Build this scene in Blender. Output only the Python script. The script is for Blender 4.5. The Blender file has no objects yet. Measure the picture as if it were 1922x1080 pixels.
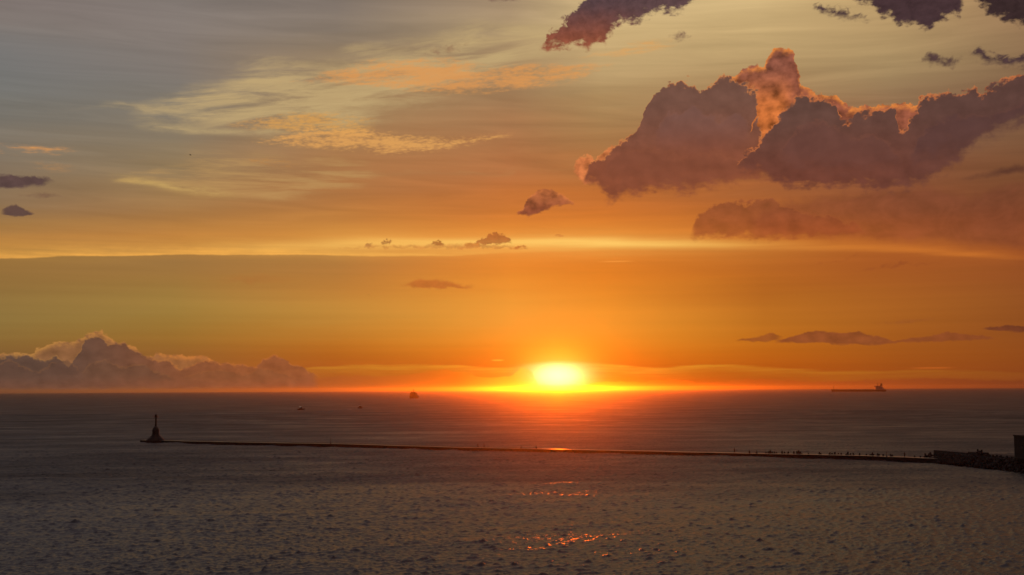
import bpy, bmesh, math, random
import numpy as np
from mathutils import Vector, Matrix

random.seed(7)
scene = bpy.context.scene
COL = scene.collection
R = math.radians

# ------------------------------------------------------------------ settings
SLOPES = (.014, .04, .19, .22)      # rms wave slope per band of wavelength
SUN_E, SUN_ANGLE = 1.05, .53
HAZE, ANISO = 3.0e-5, .945

# ------------------------------------------------------------------ camera
CAM_H = 26.0
FPX = 2320.0                      # focal length in pixels of the 1922 px wide photo
PITCH = math.atan(190.5 / FPX)
ROLL = -0.0052
fw = Vector((0, math.cos(PITCH), math.sin(PITCH)))
rt0 = Vector((1, 0, 0))
up0 = Vector((0, -math.sin(PITCH), math.cos(PITCH)))
rt = rt0 * math.cos(ROLL) + up0 * math.sin(ROLL)
upv = up0 * math.cos(ROLL) - rt0 * math.sin(ROLL)
CAM = Vector((0, 0, CAM_H))

cd = bpy.data.cameras.new('camera')
cd.sensor_width = 36.0
cd.lens = 36.0 * FPX / 1922.0
cd.clip_start = 0.5
cd.clip_end = 90000
cam = bpy.data.objects.new('camera', cd)
COL.objects.link(cam)
M = Matrix((rt, upv, -fw)).transposed().to_4x4()
M.translation = CAM
cam.matrix_world = M
scene.camera = cam


def ray(x, y):
    return (fw * FPX + rt * (x - 961) + upv * (540 - y)).normalized()


def azel(x, y):
    """photo pixel -> azimuth, elevation in degrees"""
    d = ray(x, y)
    return math.degrees(math.atan2(d.x, d.y)), math.degrees(math.asin(d.z))


def ground(x, y, z=0.0):
    """the point at height z seen at a photo pixel"""
    d = ray(x, y)
    return CAM + d * ((z - CAM_H) / d.z)


def rng(x, y):
    p = ground(x, y)
    return math.hypot(p.x, p.y)


def lin(c):
    return tuple(((v / 255) / 12.92 if v / 255 <= .04045 else ((v / 255 + .055) / 1.055) ** 2.4) for v in c)


# ------------------------------------------------------------------ node helper
class S:
    """a shader socket that understands arithmetic"""
    T = None

    def __init__(s, sock):
        s.k = sock

    @staticmethod
    def op(o, *a, clamp=False):
        n = S.T.nodes.new('ShaderNodeMath')
        n.operation = o
        n.use_clamp = clamp
        for i, v in enumerate(a):
            if isinstance(v, S):
                S.T.links.new(v.k, n.inputs[i])
            else:
                n.inputs[i].default_value = v
        return S(n.outputs[0])

    def __add__(s, o): return S.op('ADD', s, o)
    __radd__ = __add__
    def __sub__(s, o): return S.op('SUBTRACT', s, o)
    def __rsub__(s, o): return S.op('SUBTRACT', o, s)
    def __mul__(s, o): return S.op('MULTIPLY', s, o)
    __rmul__ = __mul__
    def __truediv__(s, o): return S.op('DIVIDE', s, o)
    def __rtruediv__(s, o): return S.op('DIVIDE', o, s)


def smin(a, b): return S.op('MINIMUM', a, b)
def smax(a, b): return S.op('MAXIMUM', a, b)
def sabs(a): return S.op('ABSOLUTE', a)
def sexp(a): return S.op('EXPONENT', a)
def sclamp(a):
    n = S.T.nodes.new('ShaderNodeClamp')
    S.T.links.new(a.k, n.inputs[0])
    return S(n.outputs[0])


def sm(a, b, x):
    """smoothstep from a to b (a > b: falling)"""
    n = S.T.nodes.new('ShaderNodeMapRange')
    n.interpolation_type = 'SMOOTHSTEP'
    n.clamp = False
    S.T.links.new(x.k, n.inputs['Value'])
    if a < b:
        n.inputs['From Min'].default_value = a
        n.inputs['From Max'].default_value = b
    else:
        n.inputs['From Min'].default_value = b
        n.inputs['From Max'].default_value = a
        n.inputs['To Min'].default_value = 1
        n.inputs['To Max'].default_value = 0
    return S(n.outputs['Result'])


def gen():
    """the view direction handed to this layer"""
    return P.k


def grain(n, sx, sz, seed, tilt, ox, oz):
    """feed a texture node the direction, sx, sz features per degree; streaks rise to the right by tilt"""
    f = [((seed * k) % 1.0) * 4 - 2 for k in (.6180339, .7548777, .5698403)]
    m = n.texture_mapping
    m.vector_type = 'TEXTURE'
    m.translation = (f[0] - R(ox), f[1], f[2] - R(oz))
    m.rotation = (R(90), -math.atan(tilt), 0)      # elevation becomes the second texture axis
    m.scale = (R(1) / sx, R(1) / sz, 1)
    S.T.links.new(gen(), n.inputs['Vector'])


def noise(sx, sz, seed, detail=4.0, rough=.5, dist=0.0, tilt=0.0, color=False, ox=0.0, oz=0.0):
    n = S.T.nodes.new('ShaderNodeTexNoise')
    n.noise_dimensions = '2D'
    grain(n, sx, sz, seed, tilt, ox, oz)
    n.inputs['Scale'].default_value = 1.0
    n.inputs['Detail'].default_value = detail
    n.inputs['Roughness'].default_value = rough
    n.inputs['Distortion'].default_value = dist
    if color:
        sp = S.T.nodes.new('ShaderNodeSeparateColor')
        S.T.links.new(n.outputs['Color'], sp.inputs[0])
        return S(sp.outputs[0]), S(sp.outputs[1]), S(sp.outputs[2])      # (an unused output would stay on the shader stack)
    return S(n.outputs[0])


def voro(sx, sz, seed, detail=3.0, rough=.5, tilt=0.0, ox=0.0, oz=0.0):
    n = S.T.nodes.new('ShaderNodeTexVoronoi')
    n.voronoi_dimensions = '2D'
    n.feature = 'SMOOTH_F1'
    n.normalize = True
    grain(n, sx, sz, seed, tilt, ox, oz)
    n.inputs['Scale'].default_value = 1.0
    n.inputs['Detail'].default_value = detail
    n.inputs['Roughness'].default_value = rough
    n.inputs['Smoothness'].default_value = .35
    return S(n.outputs['Distance'])


def fcurve(x, pts, x0, x1, y0, y1, smooth=True):
    """float curve through pts over [x0,x1] -> value"""
    n = S.T.nodes.new('ShaderNodeFloatCurve')
    c = n.mapping.curves[0]
    pts = sorted(pts)
    q = [((px - x0) / (x1 - x0), (py - y0) / (y1 - y0)) for px, py in pts]
    q = [p for p in q if -0.0001 <= p[0] <= 1.0001]
    while len(c.points) < len(q):
        c.points.new(0.5, 0.5)
    for p, (a, b) in zip(c.points, q):
        p.location = (min(1, max(0, a)), min(1, max(0, b)))
        p.handle_type = 'AUTO_CLAMPED' if smooth else 'VECTOR'
    n.mapping.extend = 'HORIZONTAL'
    n.mapping.update()
    u = (x - x0) / (x1 - x0)
    S.T.links.new(sclamp(u).k, n.inputs['Value'])
    return S(n.outputs[0]) * (y1 - y0) + y0


def rgb(c):
    n = S.T.nodes.new('ShaderNodeRGB')
    n.outputs[0].default_value = (*lin(c), 1)
    return S(n.outputs[0])


def S_CONST(c):
    n = S.T.nodes.new('ShaderNodeRGB')
    n.outputs[0].default_value = (*c, 1)
    return S(n.outputs[0])


def mix(f, a, b, mode='MIX'):
    n = S.T.nodes.new('ShaderNodeMix')
    n.data_type = 'RGBA'
    n.blend_type = mode
    if isinstance(f, S):
        S.T.links.new(f.k, n.inputs[0])
    else:
        n.inputs[0].default_value = f
    for i, c in ((6, a), (7, b)):
        if isinstance(c, S):
            S.T.links.new(c.k, n.inputs[i])
        else:
            n.inputs[i].default_value = (*lin(c), 1)
    return S(n.outputs[2])


def comb(f):
    n = S.T.nodes.new('ShaderNodeCombineColor')
    for i in range(3):
        S.T.links.new(f.k, n.inputs[i])
    return S(n.outputs[0])


def scale_col(c, f):
    """colour times scalar"""
    if not isinstance(c, S):
        c = rgb(c)
    if isinstance(f, S):
        return mix(1.0, c, comb(f), 'MULTIPLY')
    n = S.T.nodes.new('ShaderNodeRGB')
    n.outputs[0].default_value = (f, f, f, 1)
    return mix(1.0, c, S(n.outputs[0]), 'MULTIPLY')


def add_col(a, b):
    return mix(1.0, a, b, 'ADD')


U = W = base = P = None
LAYERS = []


class Layer:
    """one layer of the sky in a node group of its own: takes the direction P, azimuth U, elevation W and the sky
    behind it; box = photo pixels x0, x1, y0, y1 outside which the layer does nothing"""

    def __init__(s, x0=-1e4, x1=1e4, y0=-1e4, y1=1e4):
        s.box = (x0, x1, y0, y1)

    def __enter__(s):
        global U, W, base, P
        g = s.g = bpy.data.node_groups.new('sky_layer', 'ShaderNodeTree')
        for nm, io, ty in (('P', 'INPUT', 'Vector'), ('U', 'INPUT', 'Float'), ('W', 'INPUT', 'Float'), ('Base', 'INPUT', 'Color'), ('Sky', 'OUTPUT', 'Color')):
            g.interface.new_socket(nm, in_out=io, socket_type='NodeSocket' + ty)
        gi = g.nodes.new('NodeGroupInput')
        S.T = g
        P, U, W, base = (S(gi.outputs[i]) for i in range(4))

    def __exit__(s, *a):
        go = s.g.nodes.new('NodeGroupOutput')
        s.g.links.new(base.k, go.inputs[0])
        LAYERS.append((s.g, s.box))


def ramp(x, stops, mode='B_SPLINE'):
    n = S.T.nodes.new('ShaderNodeValToRGB')
    cr = n.color_ramp
    cr.interpolation = mode
    stops = sorted(stops)
    while len(cr.elements) < len(stops):
        cr.elements.new(0.5)
    for e, (p, c) in zip(cr.elements, stops):
        e.position = min(1, max(0, p))
        e.color = (*lin(c), 1)
    S.T.links.new(x.k, n.inputs[0])
    return S(n.outputs[0])


# ------------------------------------------------------------------ sky
SUN_AZ, SUN_EL = azel(1047, 699)          # middle of the bright gap in the low cloud
LAMP_EL = azel(1047, 719)[1]               # the sun itself, low in the gap


def build_world():
    global U, W, base
    A0, A1 = -24.0, 24.0

    def AX(x): return azel(x, 400)[0]
    def PT(pts): return [azel(x, y) for x, y in pts]
    def CX(pts): return [(AX(x), v) for x, v in pts]

    # -- clear air: ramps of elevation at eight azimuths
    with Layer():
        cols = [
            (-60, [(0, (115, 103, 98)), (40, (122, 112, 104)), (100, (104, 104, 103)), (200, (106, 104, 97)), (300, (117, 101, 84)), (380, (122, 102, 78)), (430, (140, 110, 66)), (470, (165, 122, 60)), (490, (146, 108, 58)), (540, (142, 108, 58)), (590, (142, 117, 64)), (625, (138, 108, 56)), (660, (130, 95, 48)), (700, (118, 78, 50)), (735, (104, 66, 48))]),
            (330, [(0, (117, 107, 100)), (100, (121, 109, 100)), (160, (113, 106, 98)), (220, (118, 107, 92)), (290, (130, 110, 82)), (350, (145, 114, 74)), (400, (150, 108, 64)), (440, (163, 116, 60)), (470, (175, 124, 62)), (486, (150, 112, 64)), (530, (160, 115, 58)), (575, (160, 129, 64)), (620, (155, 112, 46)), (660, (150, 98, 42)), (735, (140, 80, 45))]),
            (630, [(0, (117, 104, 94)), (60, (122, 108, 94)), (120, (140, 116, 86)), (200, (142, 112, 76)), (280, (153, 110, 70)), (350, (155, 103, 60)), (400, (168, 110, 58)), (440, (192, 130, 60)), (470, (190, 130, 62)), (490, (168, 116, 60)), (540, (192, 126, 54)), (585, (192, 141, 62)), (640, (186, 115, 36)), (680, (182, 94, 26)), (735, (168, 85, 38))]),
            (960, [(0, (150, 125, 98)), (60, (160, 135, 98)), (120, (150, 118, 84)), (190, (142, 108, 74)), (250, (156, 106, 66)), (330, (166, 100, 56)), (390, (184, 104, 46)), (440, (218, 128, 46)), (480, (222, 128, 48)), (530, (230, 138, 44)), (590, (232, 158, 60)), (640, (230, 142, 38)), (680, (228, 122, 26)), (735, (222, 104, 20))]),
            (1130, [(0, (185, 158, 112)), (60, (188, 158, 108)), (130, (172, 142, 98)), (200, (158, 124, 80)), (270, (154, 108, 64)), (340, (166, 98, 48)), (400, (186, 100, 40)), (440, (214, 124, 42)), (480, (216, 122, 40)), (530, (222, 126, 36)), (600, (234, 152, 50)), (640, (230, 142, 36)), (690, (224, 114, 20)), (735, (220, 98, 14))]),
            (1430, [(0, (194, 164, 114)), (60, (180, 150, 102)), (110, (166, 138, 94)), (180, (150, 114, 76)), (260, (150, 98, 60)), (340, (148, 84, 46)), (400, (156, 86, 42)), (440, (180, 98, 38)), (480, (180, 102, 38)), (530, (176, 96, 32)), (600, (186, 114, 36)), (650, (190, 106, 24)), (690, (190, 92, 20)), (735, (172, 78, 22))]),
            (1680, [(0, (174, 142, 96)), (60, (162, 132, 90)), (120, (152, 126, 86)), (180, (132, 102, 72)), (260, (126, 86, 58)), (340, (126, 72, 46)), (400, (128, 72, 44)), (450, (158, 80, 36)), (500, (160, 84, 36)), (560, (170, 98, 36)), (620, (162, 92, 32)), (680, (162, 82, 22)), (735, (148, 68, 26))]),
            (1980, [(0, (138, 104, 74)), (70, (132, 102, 72)), (140, (116, 86, 62)), (220, (106, 74, 52)), (300, (108, 70, 44)), (360, (112, 66, 40)), (420, (118, 62, 38)), (460, (142, 70, 36)), (500, (142, 74, 36)), (560, (142, 80, 36)), (630, (134, 70, 30)), (670, (142, 74, 26)), (735, (122, 56, 26))]),
        ]
        warp = noise(.10, .9, 3.1, 4, .55, tilt=.03) - .5
        wz = W + warp * sm(.3, 4, W) * 1.1
        ER = 19.0
        base = None
        prev = None
        for x, st in cols:
            u0 = AX(x)
            rr = ramp(sclamp(wz / ER), [(azel(x, y)[1] / ER, c) for y, c in st])
            if base is None:
                base = rr
            else:
                base = mix(sclamp((U - prev) / (u0 - prev)), base, rr)
            prev = u0

    # -- faint streaks of veil everywhere in the upper sky
    with Layer():
        st1 = noise(.11, 1.5, 8.2, 6, .58, .6, tilt=-.02) - .5
        base = scale_col(base, 1.0 + st1 * sm(3, 9, W) * .42)
        base = mix(sm(4, 11, W) * 1.0, base, mix(1.0, base, S_CONST((1.22, 1.25, 1.29)), 'MULTIPLY'))
        st2 = noise(.05, 3.0, 1.7, 3, .5) - .5
        base = scale_col(base, 1.0 + st2 * .14)

    # -- cream cirrus sheet, left of centre
    with Layer(60, 1230, 10, 430):
        w1, w2, w3 = noise(.30, .8, 5.5, 5, .55, color=True)
        Uc = U + (w1 + w3 * .3 - .65) * 2.4
        Wc = W + (w2 - .5) * 1.3
        top = fcurve(Uc, PT([(150, 205), (215, 200), (270, 192), (350, 160), (430, 132), (510, 108), (600, 112), (690, 82), (800, 58), (900, 40), (1010, 38), (1100, 60)]), A0, A1, 0, 20)
        bot = fcurve(Uc, PT([(150, 200), (215, 206), (270, 240), (350, 250), (500, 268), (640, 262), (740, 225), (850, 190), (960, 150), (1060, 110), (1100, 70)]), A0, A1, 0, 20)
        reg = smin((top - Wc) * 1.1, (Wc - bot) * .8)
        # streaks fan out along a slight upward tilt to the right
        wisp = noise(.20, 1.7, 2.2, 8, .66, .35, tilt=.10)
        m = sm(-.25, 1.1, reg) * sm(.35, .70, wisp + sclamp(reg) * .12) * (.62 + noise(.45, 4.2, 52.0, 8, .68, tilt=.09) * .76)
        base = mix(m * .8, base, (196, 168, 118))
        # lower sheet
        top = fcurve(Uc, PT([(200, 345), (260, 320), (330, 296), (450, 280), (600, 290), (740, 320)]), A0, A1, 0, 20)
        bot = fcurve(Uc, PT([(200, 340), (300, 356), (420, 372), (520, 380), (620, 372), (740, 330)]), A0, A1, 0, 20)
        reg = smin((top - Wc), (Wc - bot))
        wisp = noise(.18, 2.5, 7.2, 8, .64, .3, tilt=.0)
        m = sm(-.1, .55, reg) * sm(.38, .66, wisp)
        base = mix(m * .6, base, (190, 150, 94))
        # two bright plumes on its left tips
        Wf = W + (w2 - .5) * .5
        for pts, hw, c, k in (
            ([(205, 332), (260, 342), (330, 353), (420, 364)], .17, (200, 164, 98), .8),
            ([(190, 198), (240, 202), (300, 212), (380, 208)], .14, (184, 160, 118), .55),
            ([(255, 236), (330, 240), (420, 248), (560, 252)], .16, (190, 164, 116), .6),
        ):
            q = PT(pts)
            c0 = fcurve(U, q, A0, A1, 0, 20)
            wd = noise(.6, 3, k * 9, 5, .6)
            m = sexp((Wf - c0) * (Wf - c0) * (-1 / hw ** 2)) * sm(q[0][0] - .3, q[0][0] + 1.0, U) * sm(q[-1][0] + 1.2, q[-1][0] - 1.2, U)
            base = mix(m * k * sm(.25, .6, wd), base, c)

    # -- altocumulus ripples, orange
    with Layer(-2000, 1330, 50, 350):
        cell = voro(3.2, 9.0, .4, 2, .55, tilt=.06)
        fine = noise(2.2, 7.0, 4.4, 4, .6)
        streak = noise(.5, 3.5, 6.0, 6, .6, tilt=.06)
        for pts_t, pts_b, c, kcell, k in (
            ([(540, 152), (600, 138), (700, 112), (830, 108), (930, 122), (1040, 118), (1140, 122)],
             [(540, 156), (640, 158), (740, 170), (860, 178), (960, 170), (1080, 152), (1140, 128)], (224, 152, 82), .6, .75),
            ([(440, 232), (520, 214), (640, 212), (690, 222)], [(440, 240), (560, 250), (690, 232)], (216, 158, 84), 1.0, .8),
            ([(480, 262), (600, 240), (740, 248), (840, 258), (945, 250)], [(480, 268), (640, 282), (730, 290), (830, 282), (945, 258)], (224, 162, 90), 1.0, .85),
            ([(1080, 110), (1140, 92), (1200, 74), (1260, 72)], [(1080, 116), (1180, 106), (1260, 90)], (226, 160, 86), .2, .8),
            ([(-20, 270), (60, 274), (130, 278)], [(-20, 288), (60, 291), (130, 286)], (226, 154, 82), .1, 1.0),
            ([(60, 305), (95, 303), (125, 309)], [(60, 318), (95, 322), (125, 316)], (176, 130, 84), .5, .7),
            ([(470, 300), (520, 296), (545, 304)], [(470, 306), (520, 314), (545, 310)], (190, 132, 70), .6, .7),
        ):
            pt, pb = PT(pts_t), PT(pts_b)
            a0, a1 = pt[0][0], pt[-1][0]
            t = fcurve(U, pt, a0, a1, 0, 20)
            b = fcurve(U, pb, a0, a1, 0, 20)
            reg = smin(t - W, W - b) * 3.2
            reg = smin(reg, smin(U - a0, a1 - U) * .6)
            d = reg * .55 - .30 + (streak - .5) * 3.4 + (.40 - cell) * (2.6 * kcell) + (fine - .5) * 1.4
            base = mix(sm(-.55, 1.3, d) * sm(-.4, .3, reg) * k, base, c)

    # -- the bright slot under the veil: sharp lower lip on the left, glowing core in the middle
    with Layer(-1e4, 1e4, 380, 520):
        edge = fcurve(U, PT([(-20, 486), (150, 482), (300, 479), (420, 477.5), (560, 479), (700, 480.5), (860, 479), (960, 474), (1120, 470), (1300, 468), (1500, 467), (1650, 471), (1780, 478), (1940, 487)]), A0, A1, 0, 20)
        wob = (noise(.3, .8, 9.9, 6, .6) - .5) * .2
        h = W - edge + wob
        sig = fcurve(U, CX([(-20, .42), (300, .42), (700, .30), (960, .25), (1940, .25)]), A0, A1, 0, 1)
        sharp = fcurve(U, CX([(-20, .07), (500, .07), (900, .10), (1200, .22), (1940, .2)]), A0, A1, 0, 1, False)
        lip = sclamp(h / sharp + .5)
        prof = lip * sexp(smax(h, 0.0) / sig * -1.0)
        st3 = noise(.16, 4.5, 11.0, 5, .55)
        inten = fcurve(U, CX([(-20, .78), (250, .85), (480, .95), (640, .9), (760, .8), (880, .45), (980, .22), (1200, .15), (1500, .15), (1650, .3), (1760, .55), (1860, .4), (1940, .15)]), A0, A1, 0, 1)
        slotc = mix(sm(AX(1150), AX(1750), U), (250, 178, 80), (222, 124, 46))
        base = mix(sclamp(prof * inten * (.25 + st3 * 1.4) * (.55 + noise(.7, 2.6, 14.5, 5, .6) * .9)), base, slotc)
        core = PT([(500, 462), (640, 456), (780, 455), (960, 455), (1200, 456), (1400, 460), (1600, 464), (1750, 472), (1900, 484)])
        c0 = fcurve(U, core, A0, A1, 0, 20)
        e = (W - c0 + wob * .5)
        pr = sexp(e * e * -22.0) * .75 + sexp(e * e * -3.0) * .35
        ik = fcurve(U, CX([(350, 0), (560, .28), (700, .7), (900, .85), (1060, 1.0), (1200, .75), (1350, .5), (1500, .32), (1700, .25), (1850, .12), (1930, 0)]), A0, A1, 0, 1)
        base = mix(sclamp(pr * ik * (.55 + st3 * .85)), base, mix(sm(AX(1150), AX(1650), U), (255, 204, 104), (232, 140, 52)))
        # warm wash just above the slot and dusky dip below its left lip
        base = mix(sexp(sabs(W - edge - .9) * -1.1) * fcurve(U, CX([(-20, .2), (500, .25), (1000, .35), (1400, .25), (1930, .1)]), A0, A1, 0, 1) * sm(.1, .6, h), base, (232, 140, 52))

    # -- glow of the sun
    with Layer(300, 1800, 380, 1e4):
        du = (U - SUN_AZ)
        dw = (W - SUN_EL)
        r2 = du * du * .45 + dw * dw
        base = mix(sexp(S.op('SQRT', r2) * -.75) * .3, base, (250, 172, 50))
        r3 = du * du * .5 + (dw - .1) * (dw - .1)
        base = mix(sclamp(sexp(r3 * -.9) * .8), base, (255, 222, 60))

    # -- low layer along the horizon, lit around the sun
    with Layer(480, 1e4, 640, 1e4):
        lt = fcurve(U, PT([(540, 700), (590, 688), (700, 685), (840, 684), (930, 690), (1000, 684), (1060, 681), (1150, 684), (1230, 689), (1330, 684), (1450, 690), (1600, 696), (1760, 694), (1940, 700)]), A0, A1, 0, 20)
        lw = noise(.5, 5, 12, 6, .6)
        hh = lt - W + (lw - .5) * .22
        lstr = noise(.35, 9.0, 31, 5, .6)
        lk = fcurve(U, CX([(520, 0), (600, .2), (800, .42), (980, .85), (1060, 1), (1160, .9), (1300, .45), (1450, .2), (1700, .1), (1900, .04)]), A0, A1, 0, 1)
        base = mix(sclamp(sm(-.04, .10, hh) * sexp(smax(hh, 0.0) * -2.2) * (.0 + lstr * 1.9)) * lk, base, (255, 190, 58))

    # -- the air right above the horizon is dim: most of its light there is scattered by the haze
    with Layer(400, 1700, 600, 1e4):
        base = scale_col(base, 1.0 - sexp(W * W * -.6) * sexp((U - SUN_AZ) * (U - SUN_AZ) * -.010) * .6)

    # -- core of the sun behind thin cloud (brighter than white)
    with Layer(760, 1340, 590, 1e4):
        lt = fcurve(U, PT([(540, 700), (590, 688), (700, 685), (840, 684), (930, 690), (1000, 684), (1060, 681), (1150, 684), (1230, 689), (1330, 684), (1450, 690), (1600, 696), (1760, 694), (1940, 700)]), A0, A1, 0, 20)
        lw = noise(.5, 5, 12, 6, .6)
        hh = lt - W + (lw - .5) * .22
        du = (U - SUN_AZ)
        dw = (W - SUN_EL)
        dc = dw + .16
        r4 = du * du * .62 + dc * dc * 2.4
        corem = sexp(r4 * -1.25)
        cut = sm(.14, -.10, W - lt - (lw - .5) * .16)
        glow = sclamp(corem * (cut * .8 + .35) * 1.35)
        base = mix(glow, base, (255, 246, 150))
        hot = sexp(r4 * -2.0) * cut
        base = add_col(base, scale_col((255, 214, 130), hot * 1.6))

    # -- low dusky clouds hugging the horizon
    with Layer(500, 1e4, 660, 1e4):
        bt = fcurve(U, PT([(560, 712), (640, 706), (760, 704), (830, 694), (860, 698), (920, 708), (960, 704), (980, 690), (1000, 700), (1010, 722), (1090, 722), (1140, 716), (1200, 717), (1250, 712), (1330, 718), (1420, 712), (1560, 716), (1700, 710), (1940, 714)]), A0, A1, 0, 20)
        bn = voro(1.6, 2.4, 5, 3, .55)
        hb = bt - W + (.4 - bn) * .28
        bcol = ramp(sclamp((U - A0) / (A1 - A0)), [((AX(x) - A0) / (A1 - A0), c) for x, c in ((540, (150, 82, 42)), (700, (176, 92, 34)), (860, (212, 108, 24)), (960, (244, 168, 44)), (985, (250, 190, 56)), (1040, (252, 190, 52)), (1100, (246, 150, 30)), (1200, (226, 106, 18)), (1400, (178, 80, 22)), (1700, (146, 66, 28)), (1922, (118, 54, 28)))], 'LINEAR')
        base = mix(sm(0, .10, hb) * sm(AX(540), AX(640), U) * (.72 - sexp((U - SUN_AZ) * (U - SUN_AZ) * -.5) * .5), base, bcol)

    # -- clouds with a profile
    def bank(colr, pt, pb, vs=1.1, at=1.0, ab=.6, et=.10, eb=.5, seed=0.0, warpk=.5, rim=(240, 150, 70), rimw=.28, rimk=.8,
             relief=.35, k=1.0, crisp=True, side=.35, shear=0.0):
        xs = [p[0] for p in pt + pb]
        ys = [p[1] for p in pt + pb]
        mx = 16 + 40 * warpk * 1.0
        my = 12 + 24 * max(at, ab) + 20 * warpk
        with Layer(min(xs) - mx, max(xs) + mx, min(ys) - my, max(ys) + my):
            bank_(colr, pt, pb, vs, at, ab, et, eb, seed, warpk, rim, rimw, rimk, relief, k, crisp, side, shear)

    def bank_(colr, pt, pb, vs, at, ab, et, eb, seed, warpk, rim, rimw, rimk, relief, k, crisp, side, shear):
        global base, U, W
        vs = vs * (1 + seed * 2e-4)      # every layer gets its own grain
        pt, pb = (sorted((a + shear * (e - 10), e) for a, e in PT(q)) for q in (pt, pb))
        a0, a1 = min(pt[0][0], pb[0][0]), max(pt[-1][0], pb[-1][0])
        n1, n2, n3 = noise(vs * .9, vs * 1.1, seed, 5, .58, color=True)
        Uw = U + (n1 - .5) * warpk * 1.6
        if not rimk:
            Uw = Uw + (n3 - .5) * warpk * .5
        Ww = W + (n2 - .5) * warpk
        # colours follow the same wandering coordinates
        keep = U, W
        U, W = Uw, Ww
        colr = colr() if callable(colr) else rgb(colr)
        rim = rim() if callable(rim) else rim
        U, W = keep
        if shear:
            Uw = Uw + (Ww - 10.0) * shear
        t = fcurve(Uw, pt, a0, a1, 0, 20, False)
        b = fcurve(Uw, pb, a0, a1, 0, 20, False)
        if crisp:
            V = voro(vs * .9, vs * 1.05, seed, 3, .62)
            V3 = voro(vs * 2.9, vs * 3.3, seed + 5, 2, .6)
            bump = (.42 - V) * at + (.42 - V3) * at * .45
        else:
            V = noise(vs * 1.6, vs * 2.2, seed + 2, 7, .62, .6)
            bump = (V - .5) * 1.5 * at
        fr = noise(vs * 1.2, vs * 2.0, seed + 4, 6, .6) - .5
        stp = t - Ww + bump
        sbt = Ww - b + fr * ab * 1.6
        sd = smin(Uw - a0, a1 - Uw) * (et / side)
        mt = sm(0, et, smin(stp, sd))
        mask = mt * sm(0, eb, sbt)
        c = colr
        if relief:
            V2 = noise(vs * .8, vs * 1.0, seed + 9, 4, .5, ox=.25, oz=.3) if crisp else noise(vs * 1.6, vs * 2.2, seed + 2, 4, .6, ox=.15, oz=.2)
            V1 = noise(vs * .8, vs * 1.0, seed + 9, 4, .5) if crisp else V
            c = scale_col(c, 1.0 + (V1 - V2) * relief * 2.2 + fr * relief * .9)
        if rimk:
            rm = sm(rimw, 0, stp) * sm(.32, .56, n3) * rimk
            c = mix(rm, c, rim)
        base = mix(mask * k, base, c)

    def vgrad(*a, **kw):
        return lambda: vgrad_(*a, **kw)

    def vgrad_(y0, c0, y1, c1, x=1450, hmix=None):
        e0, e1 = azel(x, y0)[1], azel(x, y1)[1]
        c = mix(sm(e1, e0, W), c1, c0)
        if hmix:
            xa, xb, cc, kk = hmix
            c = mix(sm(AX(xa), AX(xb), U) * kk, c, cc)
        return c

    # soft dusky haze cloud on the right under the big bank
    bank(vgrad(340, (116, 66, 46), 465, (150, 72, 38), hmix=(1500, 1900, (112, 62, 44), .7)),
         [(1380, 420), (1450, 372), (1560, 350), (1700, 340), (1800, 352), (1922, 330), (1960, 330)],
         [(1380, 425), (1450, 455), (1560, 462), (1700, 462), (1800, 468), (1922, 476), (1960, 478)],
         vs=.35, at=.7, ab=.5, et=.7, eb=.6, seed=41, rimk=0, relief=.5, k=.6, crisp=False, side=1.2)
    # second tier of the bank (behind, lit): the tower and the glowing flank
    bank(vgrad(120, (136, 80, 62), 215, (196, 108, 54), hmix=(1465, 1510, (134, 76, 58), .9)),
         [(1340, 220), (1360, 165), (1372, 150), (1395, 130), (1422, 126), (1436, 128), (1444, 108), (1456, 93), (1486, 93), (1494, 122), (1503, 160), (1530, 178), (1566, 182), (1590, 204), (1640, 200), (1720, 198), (1760, 196), (1790, 215)],
         [(1340, 260), (1400, 300), (1500, 300), (1600, 290), (1700, 260), (1790, 225)],
         vs=1.5, at=.5, ab=.4, et=.08, eb=.5, seed=17, warpk=.24, rim=(232, 138, 64), rimw=.42, rimk=.95, relief=.8, side=.2)
    # lit lumps at its left foot
    bank((196, 112, 64), [(1074, 318), (1088, 296), (1104, 290), (1118, 302), (1132, 280), (1150, 272), (1166, 282), (1180, 300)], [(1074, 326), (1092, 346), (1120, 352), (1150, 340), (1180, 320)],
         vs=2.2, at=.4, ab=.3, et=.12, eb=.25, seed=211, warpk=.2, rim=(222, 138, 78), rimw=.3, rimk=.8, relief=.6, side=.2)
    # front of the great cumulus, left mass
    bank(vgrad(160, (114, 79, 66), 345, (136, 75, 51)),
         [(1092, 344), (1104, 316), (1122, 308), (1136, 296), (1150, 282), (1166, 272), (1188, 258), (1198, 240), (1210, 212), (1222, 186), (1240, 170), (1266, 164), (1276, 156), (1300, 160), (1318, 176), (1332, 164), (1354, 150), (1378, 154), (1400, 164), (1418, 180), (1424, 200), (1420, 226), (1408, 252), (1396, 282), (1430, 296), (1500, 300)],
         [(1092, 350), (1114, 362), (1140, 388), (1180, 378), (1240, 366), (1290, 372), (1330, 360), (1380, 352), (1430, 346), (1500, 350)],
         vs=1.3, at=1.15, ab=.8, et=.12, eb=.7, seed=3, warpk=.26, rim=(226, 138, 74), rimw=.22, rimk=.95, relief=.2, side=.12, shear=-.38)
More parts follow.
